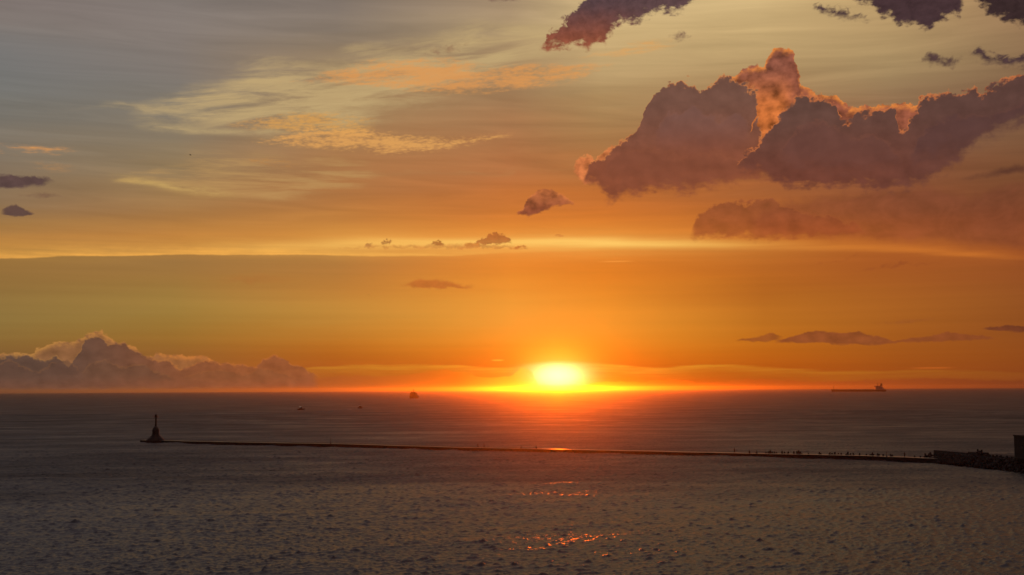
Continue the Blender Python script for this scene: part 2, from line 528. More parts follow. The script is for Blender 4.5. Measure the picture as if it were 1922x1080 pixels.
    # right mass of the great cumulus
    bank(vgrad(190, (98, 69, 60), 350, (112, 63, 49), hmix=(1560, 1900, (88, 60, 54), .6)),
         [(1380, 318), (1412, 282), (1444, 250), (1462, 226), (1480, 200), (1498, 184), (1540, 192), (1566, 200), (1578, 226), (1590, 238), (1610, 222), (1640, 214), (1668, 206), (1682, 216), (1686, 250), (1700, 254), (1712, 230), (1724, 200), (1740, 186), (1770, 182), (1800, 180), (1830, 172), (1840, 186), (1852, 172), (1872, 168), (1890, 152), (1922, 142), (1960, 140)],
         [(1380, 326), (1440, 340), (1480, 362), (1540, 364), (1600, 358), (1660, 368), (1710, 362), (1750, 346), (1790, 322), (1830, 282), (1870, 258), (1922, 236), (1960, 226)],
         vs=1.3, at=1.1, ab=.8, et=.12, eb=.6, seed=23, warpk=.26, rim=(228, 128, 66), rimw=.24, rimk=.95, relief=.2, side=.15)
    # billows inside the two masses
    inner = dict(vs=1.2, at=.9, ab=.8, et=.22, eb=1.3, warpk=.35, rimw=.35, rimk=.55, relief=.2, side=.5)
    bank(vgrad(200, (120, 84, 76), 320, (132, 70, 48)), [(1225, 262), (1256, 218), (1305, 204), (1346, 226), (1386, 212), (1416, 250)], [(1225, 300), (1320, 320), (1416, 300)], seed=221, k=.5, rim=(156, 100, 78), **inner)
    bank((126, 73, 54), [(1110, 335), (1160, 292), (1216, 280), (1288, 298), (1340, 284), (1404, 312)], [(1110, 350), (1250, 372), (1404, 350)], seed=225, k=.45, rim=(166, 96, 64), **inner)
    bank((104, 66, 58), [(1460, 290), (1496, 240), (1548, 228), (1596, 266), (1644, 256), (1700, 300)], [(1460, 330), (1580, 340), (1700, 330)], seed=229, k=.5, rim=(148, 90, 66), **inner)
    bank((86, 58, 56), [(1700, 300), (1738, 244), (1800, 214), (1860, 222), (1930, 186), (1980, 180)], [(1700, 330), (1800, 300), (1980, 240)], seed=233, k=.5, rim=(128, 80, 64), **inner)
    # lower cloud under the bank
    bank(vgrad(375, (138, 74, 46), 455, (156, 76, 40)),
         [(1290, 455), (1298, 425), (1312, 402), (1345, 386), (1385, 380), (1402, 388), (1425, 376), (1450, 376), (1480, 392), (1520, 404), (1560, 408), (1600, 420), (1630, 440)],
         [(1290, 456), (1340, 452), (1400, 450), (1420, 456), (1480, 452), (1560, 446), (1630, 440)],
         vs=1.5, at=.8, ab=.45, et=.2, eb=.35, seed=52, warpk=.3, rim=(190, 104, 54), rimw=.22, rimk=.6, relief=.3, k=.72, side=.4)
    # streak of grey at the right edge
    bank((84, 50, 40), [(1780, 338), (1830, 322), (1880, 310), (1960, 304)], [(1780, 340), (1830, 338), (1880, 334), (1960, 330)],
         vs=.5, at=.3, ab=.2, et=.3, eb=.3, seed=61, rimk=0, relief=.1, k=.8, crisp=False, side=1.2)
    # small cloud left of the bank
    bank(vgrad(355, (176, 100, 58), 405, (132, 70, 46), x=1020),
         [(966, 402), (984, 388), (992, 370), (1010, 358), (1034, 356), (1054, 366), (1078, 382)],
         [(966, 404), (990, 408), (1016, 402), (1040, 390), (1078, 386)],
         vs=2.2, at=.3, ab=.2, et=.09, eb=.16, seed=71, warpk=.15, rim=(226, 130, 66), rimw=.22, rimk=.8, relief=.5, side=.15)

    # dark ragged clouds along the top
    dk = dict(vs=1.5, at=.85, ab=.8, et=.3, eb=.42, warpk=.45, rimk=0, relief=.28, crisp=False, side=.3)
    bank(vgrad(0, (86, 64, 66), 90, (142, 78, 56), x=1100, hmix=(1120, 1240, (92, 68, 68), .85)),
         [(1012, 92), (1024, 66), (1046, 48), (1070, 22), (1096, -8), (1160, -40), (1320, -40)],
         [(1012, 98), (1060, 96), (1100, 92), (1136, 88), (1160, 50), (1200, 46), (1230, 30), (1270, 30), (1298, 8), (1320, -10)], seed=81, **dk)
    bank((74, 54, 56), [(1505, 8), (1540, 6), (1590, 14), (1640, 34)], [(1505, 14), (1550, 32), (1590, 42), (1640, 42)], seed=83, **dict(dk, at=.6, ab=.5))
    bank((70, 50, 52), [(1590, -40), (1700, -60), (1812, -40)], [(1590, -10), (1630, 20), (1666, 38), (1700, 52), (1750, 66), (1768, 44), (1800, 34), (1812, 10)], seed=85, **dk)
    bank((58, 42, 42), [(1822, -40), (1900, -60), (1960, -60)], [(1822, -4), (1850, 26), (1880, 44), (1922, 54), (1960, 60)], seed=87, **dk)
    bank((80, 58, 56), [(1722, 112), (1740, 100), (1770, 100), (1808, 104)], [(1722, 116), (1750, 128), (1790, 130), (1808, 120)], seed=89, **dict(dk, at=.4, ab=.4))
    bank((74, 54, 54), [(1815, 100), (1838, 86), (1862, 96), (1900, 104), (1922, 96), (1960, 90)], [(1815, 106), (1850, 122), (1900, 132), (1960, 130)], seed=91, **dict(dk, at=.5, ab=.4))
    bank((128, 98, 78), [(1250, 70), (1276, 58), (1296, 68), (1312, 78)], [(1250, 78), (1276, 80), (1312, 80)], seed=93, **dict(dk, at=.5, ab=.5))
    bank((120, 88, 78), [(912, -20), (940, -30), (975, -20)], [(912, 4), (944, 12), (975, 4)], seed=95, **dict(dk, at=.4, ab=.4))
    bank((134, 94, 74), [(780, 98), (840, 86), (890, 74)], [(780, 106), (845, 104), (890, 80)], seed=96, **dict(dk, at=.5, ab=.5, k=.6))

    # small dark clouds, far left
    sml = dict(vs=1.1, at=.3, ab=.25, et=.16, eb=.22, warpk=.3, rimk=0, relief=.2, crisp=False, side=.9)
    bank((92, 70, 66), [(-40, 326), (30, 325), (70, 330), (112, 342)], [(-40, 360), (20, 358), (60, 352), (112, 348)], seed=101, **sml)
    bank((116, 86, 68), [(25, 366), (80, 361), (138, 368)], [(25, 370), (80, 374), (138, 371)], seed=103, k=.7, **sml)
    bank((94, 70, 62), [(-2, 402), (8, 393), (20, 387), (32, 386), (46, 393), (68, 402)], [(-2, 406), (30, 407), (68, 405)], seed=105, **dict(sml, crisp=True, et=.1, eb=.1, at=.25, side=.3, warpk=.12))
    # little clouds in the bright slot
    lit = dict(vs=2.6, at=.42, ab=.2, et=.12, eb=.14, warpk=.26, rimk=0, relief=.3, side=.15)
    for i, (x0, x1, yt, yb, c) in enumerate(((682, 702, 455, 467, (180, 118, 62)), (712, 736, 450, 461, (152, 92, 48)), (808, 834, 453, 464, (160, 90, 42)),
                                              (890, 964, 438, 462, (170, 92, 44)), (955, 990, 463, 471, (196, 106, 44)), (1040, 1062, 441, 448, (200, 120, 56)), (860, 905, 456, 468, (206, 122, 52)))):
        xm = x0 * .55 + x1 * .45
        bank(c, [(x0 + (x1 - x0) * f, yt + (yb - yt) * g) for f, g in ((0, .85), (.18, .5), (.36, .12), (.5, 0), (.62, .16), (.78, .14), (.9, .4), (1, .6))],
             [(x0, yb), (xm, yb), (x1, yb - 3)], seed=120 + i * 3, k=.82, **lit)
    bank((196, 124, 60), [(630, 466), (700, 461), (780, 460), (860, 457), (930, 459), (1000, 465)], [(630, 468), (780, 468), (900, 469), (1000, 468)], seed=139, k=.6, **dict(lit, at=.2, et=.16, eb=.12))
    # lens cloud
    bank((186, 102, 44), [(745, 536), (790, 520), (830, 521), (900, 538)], [(745, 540), (800, 546), (840, 545), (900, 540)], seed=141,
         **dict(sml, et=.25, eb=.15, k=.8, at=.2))
    bank((172, 104, 50), [(360, 524), (480, 508), (600, 520)], [(360, 532), (480, 540), (600, 530)], seed=143, **dict(sml, et=.6, eb=.5, k=.5, at=.3))
    # bars at lower right
    bar = dict(vs=1.6, at=.22, ab=.14, et=.08, eb=.10, warpk=.16, rimk=0, relief=.25, side=.4)
    bank((150, 82, 34), [(1378, 640), (1420, 632), (1450, 625), (1472, 634)], [(1385, 642), (1440, 644), (1466, 640)], seed=151, **bar)
    bank((142, 76, 38), [(1452, 642), (1490, 629), (1530, 622), (1570, 626), (1610, 623), (1645, 631), (1685, 641)], [(1460, 646), (1530, 645), (1600, 649), (1640, 649), (1672, 646)], seed=153, **bar)
    bank((138, 72, 38), [(1640, 644), (1730, 633), (1780, 624), (1820, 628), (1870, 634)], [(1660, 646), (1750, 644), (1810, 642), (1860, 638)], seed=155, **dict(bar, k=.85))
    bank((112, 58, 34), [(1840, 618), (1890, 611), (1960, 614)], [(1840, 620), (1890, 624), (1960, 625)], seed=157, **bar)
    bank((148, 82, 38), [(1630, 607), (1680, 602), (1760, 594)], [(1630, 610), (1690, 610), (1760, 600)], seed=158, **dict(bar, k=.6, et=.2))
    bank((150, 76, 36), [(1510, 498), (1570, 486), (1620, 472)], [(1510, 500), (1580, 494), (1620, 482)], seed=159, **dict(sml, k=.7))
    bank((140, 70, 36), [(1600, 510), (1690, 490), (1780, 492)], [(1600, 514), (1690, 502), (1780, 498)], seed=161, **dict(sml, k=.7))

    # cumulus line on the left horizon
    def lc():
        c = mix(sm(AX(60), AX(520), U), (94, 70, 58), (146, 84, 48))
        return mix(sm(.9, .1, W) * .35, c, (126, 78, 56))

    def lt_rim():
        return mix(sm(AX(60), AX(520), U), (186, 130, 66), (206, 118, 52))
    bank(lambda: mix(.4, lc(), (176, 116, 60)),
         [(-40, 664), (60, 664), (74, 654), (104, 644), (140, 640), (160, 630), (190, 622), (206, 632), (220, 648), (250, 650), (264, 668), (285, 670), (292, 664), (320, 668), (386, 668), (420, 690)],
         [(-40, 735), (420, 735)], vs=1.8, at=.4, ab=.1, et=.10, eb=.3, seed=171, warpk=.2, rim=lt_rim, rimw=.4, rimk=.95, relief=.3, side=.1)
    bank(lc,
         [(-40, 680), (20, 668), (60, 668), (84, 680), (104, 668), (128, 690), (150, 660), (160, 640), (184, 632), (206, 650), (236, 644), (252, 660), (276, 672), (320, 680), (340, 694), (388, 676), (410, 682), (450, 686), (482, 690), (494, 676), (516, 668), (540, 680), (572, 692), (604, 712)],
         [(-40, 740), (604, 740)], vs=2.0, at=.36, ab=.1, et=.09, eb=.2, seed=181, warpk=.18, rim=lt_rim, rimw=.16, rimk=.8, relief=.2, side=.6)

    puff = dict(vs=2.4, at=.4, ab=.3, et=.12, eb=.45, warpk=.25, rimw=.16, rimk=.75, relief=.25, side=.2)
    bank((92, 66, 54), [(-30, 690), (20, 676), (44, 690), (76, 700), (100, 682), (132, 676), (150, 700)], [(-30, 712), (60, 716), (150, 712)], seed=241, k=.6, rim=(160, 106, 60), **puff)
    bank((104, 72, 54), [(150, 704), (168, 684), (196, 676), (224, 690), (262, 684), (300, 700), (330, 712)], [(150, 720), (240, 722), (330, 720)], seed=247, k=.6, rim=(166, 108, 60), **puff)
    bank((128, 80, 50), [(340, 712), (380, 698), (420, 694), (452, 704), (490, 694), (530, 698), (570, 714)], [(340, 722), (460, 724), (570, 722)], seed=251, k=.5, rim=(178, 106, 54), **puff)
    # thin sun-lit streaks
    with Layer(900, 1810, 480, 700):
        for x0, x1, y, c in ((918, 948, 676.5, (255, 176, 60)), (1115, 1196, 491, (240, 150, 62)), (1690, 1790, 691, (190, 96, 34))):
            e0 = azel((x0 + x1) / 2, y)[1]
            m = sexp((W - e0) * (W - e0) * -900.0) * sm(AX(x0), AX(x0 * .6 + x1 * .4), U) * sm(AX(x1), AX(x0 * .4 + x1 * .6), U)
            base = mix(m * .8, base, c)

    # -- put the layers together: the sky is cut into fields so that each direction only evaluates the layers that reach it
    w = bpy.data.worlds.new('World')
    scene.world = w
    w.use_nodes = True
    T = bpy.data.node_groups.new('sky_fields', 'ShaderNodeTree')
    S.T = T
    T.interface.new_socket('Sky', in_out='OUTPUT', socket_type='NodeSocketShader')
    tc = T.nodes.new('ShaderNodeTexCoord')
    count = [0]
    longest = []

    def direction():
        count[0] += 1
        m = T.nodes.new('ShaderNodeMapping')
        m.inputs['Scale'].default_value = (1 + count[0] * 2e-6, 1, 1)
        T.links.new(tc.outputs['Generated'], m.inputs['Vector'])
        sp = T.nodes.new('ShaderNodeSeparateXYZ')
        T.links.new(m.outputs[0], sp.inputs[0])
        a, b, c = (S(o) for o in sp.outputs)
        return m.outputs[0], S.op('ARCTAN2', a, b) * (180 / math.pi), S.op('ARCSINE', c) * (180 / math.pi)

    def chain(pick):
        p, u, w_ = direction()
        c = None
        longest.append(sum(1 for _, b in LAYERS if pick(b)))
        for g, box in LAYERS:
            if not pick(box):
                continue
            n = T.nodes.new('ShaderNodeGroup')
            n.node_tree = g
            T.links.new(p, n.inputs[0])
            T.links.new(u.k, n.inputs[1])
            T.links.new(w_.k, n.inputs[2])
            if c is not None:
                T.links.new(c.k, n.inputs[3])
            c = S(n.outputs[0])
        return c, u, w_

    def background(c):
        b = T.nodes.new('ShaderNodeBackground')
        T.links.new(c.k, b.inputs[0])
        return b.outputs[0]

    def either(x, edge, lo, hi):
        """lo below the edge, hi above it"""
        n = T.nodes.new('ShaderNodeMixShader')
        T.links.new(S.op('GREATER_THAN', x, edge).k, n.inputs[0])
        T.links.new(lo, n.inputs[1])
        T.links.new(hi, n.inputs[2])
        return n.outputs[0]

    def halves(x, edges, parts):
        """balanced choice among neighbouring fields"""
        if len(parts) == 1:
            return parts[0]
        h = len(parts) // 2
        return either(x, edges[h - 1], halves(x, edges[:h - 1], parts[:h]), halves(x, edges[h:], parts[h:]))

    _, U0, W0 = direction()
    rows = []
    ye = [-200, 70, 150, 240, 330, 425, 500, 575, 655, 5000]
    xe = [-9000, 420, 1000, 1240, 1480, 1700, 9000]
    rows = []
    for y0, y1 in zip(ye, ye[1:]):
        cells = []
        for x0, x1 in zip(xe, xe[1:]):
            # fields are bounded by azimuth and elevation; 6 px of slack covers the tilt of the photo
            c, _, _ = chain(lambda b: b[0] < x1 + 8 and b[1] > x0 - 8 and b[2] < y1 + 8 and b[3] > y0 - 8)
            cells.append(background(c))
        rows.append(halves(U0, [AX(x) for x in xe[1:-1]], cells))
    front = halves(W0, [azel(961, y)[1] for y in reversed(ye[1:-1])], rows[::-1])

    # the clear sky overhead and behind
    c, u, w_ = chain(lambda b: b[0] <= -9e3 and b[1] >= 9e3 and b[2] <= -9e3)
    sky = T.nodes.new('ShaderNodeTexSky')
    sky.sky_type = 'NISHITA'
    sky.sun_disc = False
    sky.sun_elevation = R(LAMP_EL)
    sky.sun_rotation = R(SUN_AZ)
    sky.altitude = 30
    sky.dust_density = 2.0
    nish = scale_col(S(sky.outputs[0]), .05)
    high = mix(sm(18, 38, w_), c, add_col(nish, scale_col((138, 122, 128), 1.05)))
    high = mix(sm(35, 80, sabs(u)), high, add_col(nish, scale_col((70, 66, 72), .35)))
    outside = S.op('MAXIMUM', S.op('GREATER_THAN', W0, azel(961, -200)[1]), S.op('GREATER_THAN', sabs(U0), 34.0))
    shader = either(outside, .5, front, background(high))
    go = T.nodes.new('NodeGroupOutput')
    T.links.new(shader, go.inputs[0])
    WT = w.node_tree
    WT.nodes.clear()
    n = WT.nodes.new('ShaderNodeGroup')
    n.node_tree = T
    o = WT.nodes.new('ShaderNodeOutputWorld')
    WT.links.new(n.outputs[0], o.inputs[0])
    w.cycles.sampling_method = 'NONE'
    print('layers', len(LAYERS), 'longest chain', max(longest), 'uses', sum(1 for n in T.nodes if n.bl_idname == 'ShaderNodeGroup'))


build_world()

scene.render.engine = 'CYCLES'
scene.view_settings.view_transform = 'Standard'
scene.view_settings.look = 'None'
scene.view_settings.exposure = 0
scene.view_settings.gamma = 1
scene.cycles.use_denoising = True
scene.cycles.max_bounces = 4
scene.cycles.volume_bounces = 0
scene.cycles.caustics_reflective = False
scene.cycles.use_adaptive_sampling = False      # thin haze is sampled rarely: stopping early would lose its glow


# ------------------------------------------------------------------ materials
def material(name, color, rough=.7, spec=.5, metal=0.0, vary=.25, scale=1.0, bump=0.0, emit=None):
    """a principled material whose colour and roughness wander with a noise"""
    m = bpy.data.materials.new(name)
    m.use_nodes = True
    T = m.node_tree
    b = T.nodes['Principled BSDF']
    tc = T.nodes.new('ShaderNodeTexCoord')
    nz = T.nodes.new('ShaderNodeTexNoise')
    nz.inputs['Scale'].default_value = scale
    nz.inputs['Detail'].default_value = 5
    T.links.new(tc.outputs['Object'], nz.inputs['Vector'])
    r = T.nodes.new('ShaderNodeValToRGB')
    r.color_ramp.elements[0].position = .3
    r.color_ramp.elements[1].position = .7
    r.color_ramp.elements[0].color = (*[c * (1 - vary) for c in color], 1)
    r.color_ramp.elements[1].color = (*[min(1, c * (1 + vary)) for c in color], 1)
    T.links.new(nz.outputs[0], r.inputs[0])
    T.links.new(r.outputs[0], b.inputs['Base Color'])
    b.inputs['Roughness'].default_value = rough
    b.inputs['Metallic'].default_value = metal
    b.inputs['Specular IOR Level'].default_value = spec
    if bump:
        bp = T.nodes.new('ShaderNodeBump')
        bp.inputs['Strength'].default_value = bump
        T.links.new(nz.outputs[0], bp.inputs['Height'])
        T.links.new(bp.outputs[0], b.inputs['Normal'])
    if emit:
        b.inputs['Emission Color'].default_value = (*emit[0], 1)
        b.inputs['Emission Strength'].default_value = emit[1]
    return m


MAT = dict(
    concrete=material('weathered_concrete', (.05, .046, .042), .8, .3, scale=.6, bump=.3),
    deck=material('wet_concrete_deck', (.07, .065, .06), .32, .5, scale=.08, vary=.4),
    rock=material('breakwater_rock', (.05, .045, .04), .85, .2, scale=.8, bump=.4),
    tower=material('lighthouse_render', (.07, .065, .06), .7, .3, scale=.7),
    dark_steel=material('dark_painted_steel', (.05, .045, .045), .5, .4, scale=.3),
    hull_red=material('red_brown_hull_paint', (.10, .03, .02), .55, .4, scale=.05),
    hull_dark=material('dark_hull_paint', (.04, .03, .03), .5, .4, scale=.2),
    white=material('white_ship_paint', (.6, .58, .55), .5, .4, scale=.2, vary=.1),
    glass=material('dark_window_glass', (.02, .02, .025), .08, .5, vary=.05),
    skin=material('skin', (.30, .18, .12), .6, .3, scale=8, vary=.1),
    cloth=material('dark_jacket_cloth', (.03, .03, .045), .9, .1, scale=6),
    trousers=material('dark_trouser_cloth', (.03, .028, .025), .9, .1, scale=6),
    hair=material('black_hair', (.012, .01, .009), .7, .2, scale=9),
    feather=material('dark_feather', (.05, .045, .04), .8, .2, scale=6),
    lamp=material('deck_lamp_glow', (.8, .75, .65), .4, emit=((1, .82, .62), 1.2)),
)


# ------------------------------------------------------------------ mesh helpers
def obj(name, bm, mat, parent=None, loc=None, smooth=False):
    me = bpy.data.meshes.new(name)
    bmesh.ops.recalc_face_normals(bm, faces=bm.faces)
    bm.to_mesh(me)
    bm.free()
    if smooth:
        for p in me.polygons:
            p.use_smooth = True
    me.materials.append(mat)
    o = bpy.data.objects.new(name, me)
    COL.objects.link(o)
    if parent:
        o.parent = parent
    if loc is not None:
        o.location = loc
    return o


def tag(o, label, cat, group=None):
    o['label'] = label
    o['category'] = cat
    if group:
        o['group'] = group
    return o


def thing(name, loc, label, cat, rot=0.0, group=None):
    o = bpy.data.objects.new(name, None)
    COL.objects.link(o)
    o.location = loc
    o.rotation_euler = (0, 0, rot)
    return tag(o, label, cat, group)


def copy_tree(o, parent=None):
    c = o.copy()
    COL.objects.link(c)
    if parent:
        c.parent = parent
    for ch in [x for x in o.children]:
        copy_tree(ch, c)
    return c


def box(bm, x0, x1, y0, y1, z0, z1, top=1.0, bevel=0.0):
    """box, its top shrunk by factor top"""
    cx, cy = (x0 + x1) / 2, (y0 + y1) / 2
    v = []
    for z, k in ((z0, 1.0), (z1, top)):
        for x, y in ((x0, y0), (x1, y0), (x1, y1), (x0, y1)):
            v.append(bm.verts.new((cx + (x - cx) * k, cy + (y - cy) * k, z)))
    fs = [(3, 2, 1, 0), (4, 5, 6, 7), (0, 1, 5, 4), (1, 2, 6, 5), (2, 3, 7, 6), (3, 0, 4, 7)]
    faces = [bm.faces.new([v[i] for i in f]) for f in fs]
    if bevel:
        es = list({e for f in faces for e in f.edges})
        bmesh.ops.bevel(bm, geom=es, offset=bevel, segments=2, affect='EDGES', profile=.6)


def lathe(bm, prof, n=24, c=(0, 0, 0)):
    """surface of revolution of (radius, height) pairs"""
    rings = []
    for r, z in prof:
        rings.append([bm.verts.new((c[0] + r * math.cos(2 * math.pi * k / n), c[1] + r * math.sin(2 * math.pi * k / n), c[2] + z)) for k in range(n)])
    for a, b in zip(rings, rings[1:]):
        for k in range(n):
            bm.faces.new((a[k], a[(k + 1) % n], b[(k + 1) % n], b[k]))
    bm.faces.new(rings[0][::-1])
    bm.faces.new(rings[-1])


def rod(bm, p, q, r0, r1=None, n=8):
    p, q = Vector(p), Vector(q)
    r1 = r0 if r1 is None else r1
    d = (q - p).normalized()
    a = d.orthogonal().normalized()
    b = d.cross(a)
    A = [bm.verts.new(p + (a * math.cos(t) + b * math.sin(t)) * r0) for t in (2 * math.pi * k / n for k in range(n))]
    B = [bm.verts.new(q + (a * math.cos(t) + b * math.sin(t)) * r1) for t in (2 * math.pi * k / n for k in range(n))]
    for k in range(n):
        bm.faces.new((A[k], A[(k + 1) % n], B[(k + 1) % n], B[k]))
    bm.faces.new(A[::-1])
    bm.faces.new(B)


def loft(bm, rings):
    R_ = [[bm.verts.new(p) for p in r] for r in rings]
    n = len(R_[0])
    for a, b in zip(R_, R_[1:]):
        for k in range(n):
            bm.faces.new((a[k], a[(k + 1) % n], b[(k + 1) % n], b[k]))
    bm.faces.new(R_[0][::-1])
    bm.faces.new(R_[-1])



# ------------------------------------------------------------------ sea
def ocean_tile(n, L, lo, hi, amp_slope, wind, seed, spread):
    """height field n x n over L metres: random waves with wavelengths lo..hi whose rms slope is amp_slope"""
    g = np.random.default_rng(seed)
    k1 = np.fft.fftfreq(n, L / n) * 2 * np.pi
    kx, ky = np.meshgrid(k1, k1, indexing='ij')
    k = np.hypot(kx, ky)
    k[0, 0] = 1
    band = (k > 2 * np.pi / hi) & (k < 2 * np.pi / lo)
    c = (kx * math.cos(wind) + ky * math.sin(wind)) / k
    A = band * k ** -2.0 * (np.abs(c) ** spread + .12)
    A[0, 0] = 0
    h = np.real(np.fft.ifft2(A * (g.standard_normal((n, n)) + 1j * g.standard_normal((n, n)))))
    gx, gy = np.gradient(h, L / n)
    h *= amp_slope / math.sqrt((gx ** 2 + gy ** 2).mean())
    # crests sharper than troughs
    s = h.std()
    return h + .18 * (h * h / s - s)


def sample(t, L, x, y):
    n = t.shape[0]
    u, v = (x / L * n) % n, (y / L * n) % n
    i, j = np.floor(u).astype(int), np.floor(v).astype(int)
    a, b = u - i, v - j
    a = a * a * (3 - 2 * a) * .5 + a * .5
    b = b * b * (3 - 2 * b) * .5 + b * .5
    i %= n
    j %= n
    i1, j1 = (i + 1) % n, (j + 1) % n
    return t[i, j] * (1 - a) * (1 - b) + t[i1, j] * a * (1 - b) + t[i, j1] * (1 - a) * b + t[i1, j1] * a * b


WIND = R(-62)
TILES = [
    (ocean_tile(256, 913.0, 24, 160, SLOPES[0], R(-80), 11, 3), 913.0, 9.0),
    (ocean_tile(512, 331.0, 3.0, 24, SLOPES[1], WIND, 5, 2), 331.0, 2.6),
    (ocean_tile(512, 131.0, .9, 3.0, SLOPES[2], WIND + .3, 9, 1.2), 131.0, .9),
    (ocean_tile(512, 47.0, .35, .9, SLOPES[3], WIND - .2, 21, .8), 47.0, .35),
]


def sea_height(x, y, step):
    h = 0
    for t, L, lim in TILES:
        # a wave is only kept where the sheet is fine enough to carry it
        f = np.clip(2.0 - step / lim, 0, 1)
        h = h + sample(t, L, x, y) * f
    return h


def build_sea():
    r = [60.0]
    while r[-1] < 1500:
        r.append(r[-1] + max(.30, .0017 * r[-1]) * (6 if r[-1] < 140 else 1))
    while r[-1] < 20000:
        r.append(r[-1] * 1.012)
    r[-1] = 20000.0
    r = np.array(r)
    step = np.gradient(r)
    az = np.concatenate([np.linspace(-180, -32, 50)[:-1], np.linspace(-32, -25, 60)[:-1], np.linspace(-25, 25, 1250), np.linspace(25, 32, 60)[1:], np.linspace(32, 180, 50)[1:-1]])
    a = np.radians(az)
    RR, AA = np.meshgrid(r, a, indexing='ij')
    X, Y = RR * np.sin(AA), RR * np.cos(AA)
    ST = np.maximum(np.repeat(step[:, None], len(a), 1), RR * np.gradient(a)[None, :])
    Z = sea_height(X, Y, ST)
    nr, na = X.shape
    co = np.stack([X, Y, Z], -1).reshape(-1, 3)
    co = np.vstack([co, [[0, 0, 0]]])
    idx = np.arange(nr * na).reshape(nr, na)
    q = np.stack([idx[:-1], idx[1:], np.roll(idx, -1, 1)[1:], np.roll(idx, -1, 1)[:-1]], -1).reshape(-1, 4)
    tri = np.stack([np.full(na, nr * na), idx[0], np.roll(idx[0], -1)], -1)
    me = bpy.data.meshes.new('sea')
    nv, nq, nt = len(co), len(q), len(tri)
    me.vertices.add(nv)
    me.vertices.foreach_set('co', co.astype(np.float32).ravel())
    me.loops.add(nq * 4 + nt * 3)
    me.loops.foreach_set('vertex_index', np.concatenate([q.ravel(), tri.ravel()]).astype(np.int32))
    me.polygons.add(nq + nt)
    me.polygons.foreach_set('loop_start', np.concatenate([np.arange(nq) * 4, nq * 4 + np.arange(nt) * 3]).astype(np.int32))
    me.update(calc_edges=True)
    me.polygons.foreach_set('use_smooth', np.ones(nq + nt, bool))
    # ripples too small for the sheet become roughness
    at = me.attributes.new('ripple', 'FLOAT', 'POINT')
    lost = sum((s * (1 - np.clip(2.0 - ST / lim, 0, 1))) ** 2 for s, (_, _, lim) in zip(SLOPES, TILES))
    at.data.foreach_set('value', np.append(np.sqrt(lost).ravel(), .1).astype(np.float32))
    o = bpy.data.objects.new('sea', me)
    COL.objects.link(o)
    o['kind'] = 'structure'
    m = bpy.data.materials.new('sea_water')
    m.use_nodes = True
    T = m.node_tree
    b = T.nodes['Principled BSDF']
    b.inputs['Base Color'].default_value = (.010, .013, .014, 1)
    b.inputs['IOR'].default_value = 1.333
    S.T = T
    an = T.nodes.new('ShaderNodeAttribute')
    an.attribute_name = 'ripple'
    rip = S(an.outputs['Fac'])
    # cat's-paws: broad patches where the breeze ruffles the surface more
    tc = T.nodes.new('ShaderNodeTexCoord')
    mp = T.nodes.new('ShaderNodeMapping')
    mp.inputs['Scale'].default_value = (.011, .026, 1)
    T.links.new(tc.outputs['Object'], mp.inputs[0])
    nz = T.nodes.new('ShaderNodeTexNoise')
    nz.inputs['Scale'].default_value = 1
    nz.inputs['Detail'].default_value = 8
    nz.inputs['Roughness'].default_value = .62
    T.links.new(mp.outputs[0], nz.inputs['Vector'])
    paw = S(nz.outputs[0])
    rough = S.op('SQRT', rip * 1.35 * smax(.3, paw * 2.6 - .3)) * 1.0
    T.links.new(smax(rough, .35).k, b.inputs['Roughness'])
    # fine ripples
    mp2 = T.nodes.new('ShaderNodeMapping')
    mp2.inputs['Scale'].default_value = (1.6, 2.6, 1)
    T.links.new(tc.outputs['Object'], mp2.inputs[0])
    n2 = T.nodes.new('ShaderNodeTexNoise')
    n2.inputs['Scale'].default_value = 1
    n2.inputs['Detail'].default_value = 3
    T.links.new(mp2.outputs[0], n2.inputs['Vector'])
    bp = T.nodes.new('ShaderNodeBump')
    bp.inputs['Distance'].default_value = .05
    bp.inputs['Strength'].default_value = .5
    T.links.new(n2.outputs[0], bp.inputs['Height'])
    T.links.new(bp.outputs[0], b.inputs['Normal'])
    me.materials.append(m)
    return o


build_sea()

# ------------------------------------------------------------------ sun and air
sd = bpy.data.lights.new('sun', 'SUN')
sd.energy = SUN_E
sd.angle = R(SUN_ANGLE)
sd.color = (1.0, .11, .002)
sun = bpy.data.objects.new('sun', sd)
COL.objects.link(sun)
to_sun = Vector((math.sin(R(SUN_AZ)) * math.cos(R(LAMP_EL)), math.cos(R(SUN_AZ)) * math.cos(R(LAMP_EL)), math.sin(R(LAMP_EL))))
sun.rotation_euler = to_sun.to_track_quat('Z', 'Y').to_euler()

if HAZE:
    bm = bmesh.new()
    box(bm, -20600, 20600, -20600, 20600, -4.0, 49.5)
    hm = bpy.data.materials.new('sea_haze')
    hm.use_nodes = True
    T = hm.node_tree
    T.nodes.clear()
    pv = T.nodes.new('ShaderNodeVolumePrincipled')
    pv.inputs['Color'].default_value = (.9, .88, .86, 1)
    pv.inputs['Density'].default_value = HAZE
    pv.inputs['Density Attribute'].default_value = ''
    pv.inputs['Anisotropy'].default_value = ANISO
    oo = T.nodes.new('ShaderNodeOutputMaterial')
    T.links.new(pv.outputs[0], oo.inputs['Volume'])
    hz = obj('haze', bm, hm)
    hz['kind'] = 'stuff'
# ------------------------------------------------------------------ breakwater
def sweep(bm, path, sect):
    """prism along ground points; sect = (offset away from the camera, height as a function of station) corners"""
    P_ = [Vector((p.x, p.y, 0)) for p in path]
    rings = []
    for i, p in enumerate(P_):
        d = (P_[min(i + 1, len(P_) - 1)] - P_[max(i - 1, 0)]).normalized()
        n = Vector((-d.y, d.x, 0))
        if n.y < 0:
            n = -n
        rings.append([p + n * o + Vector((0, 0, z(i) if callable(z) else z)) for o, z in sect])
    loft(bm, rings)


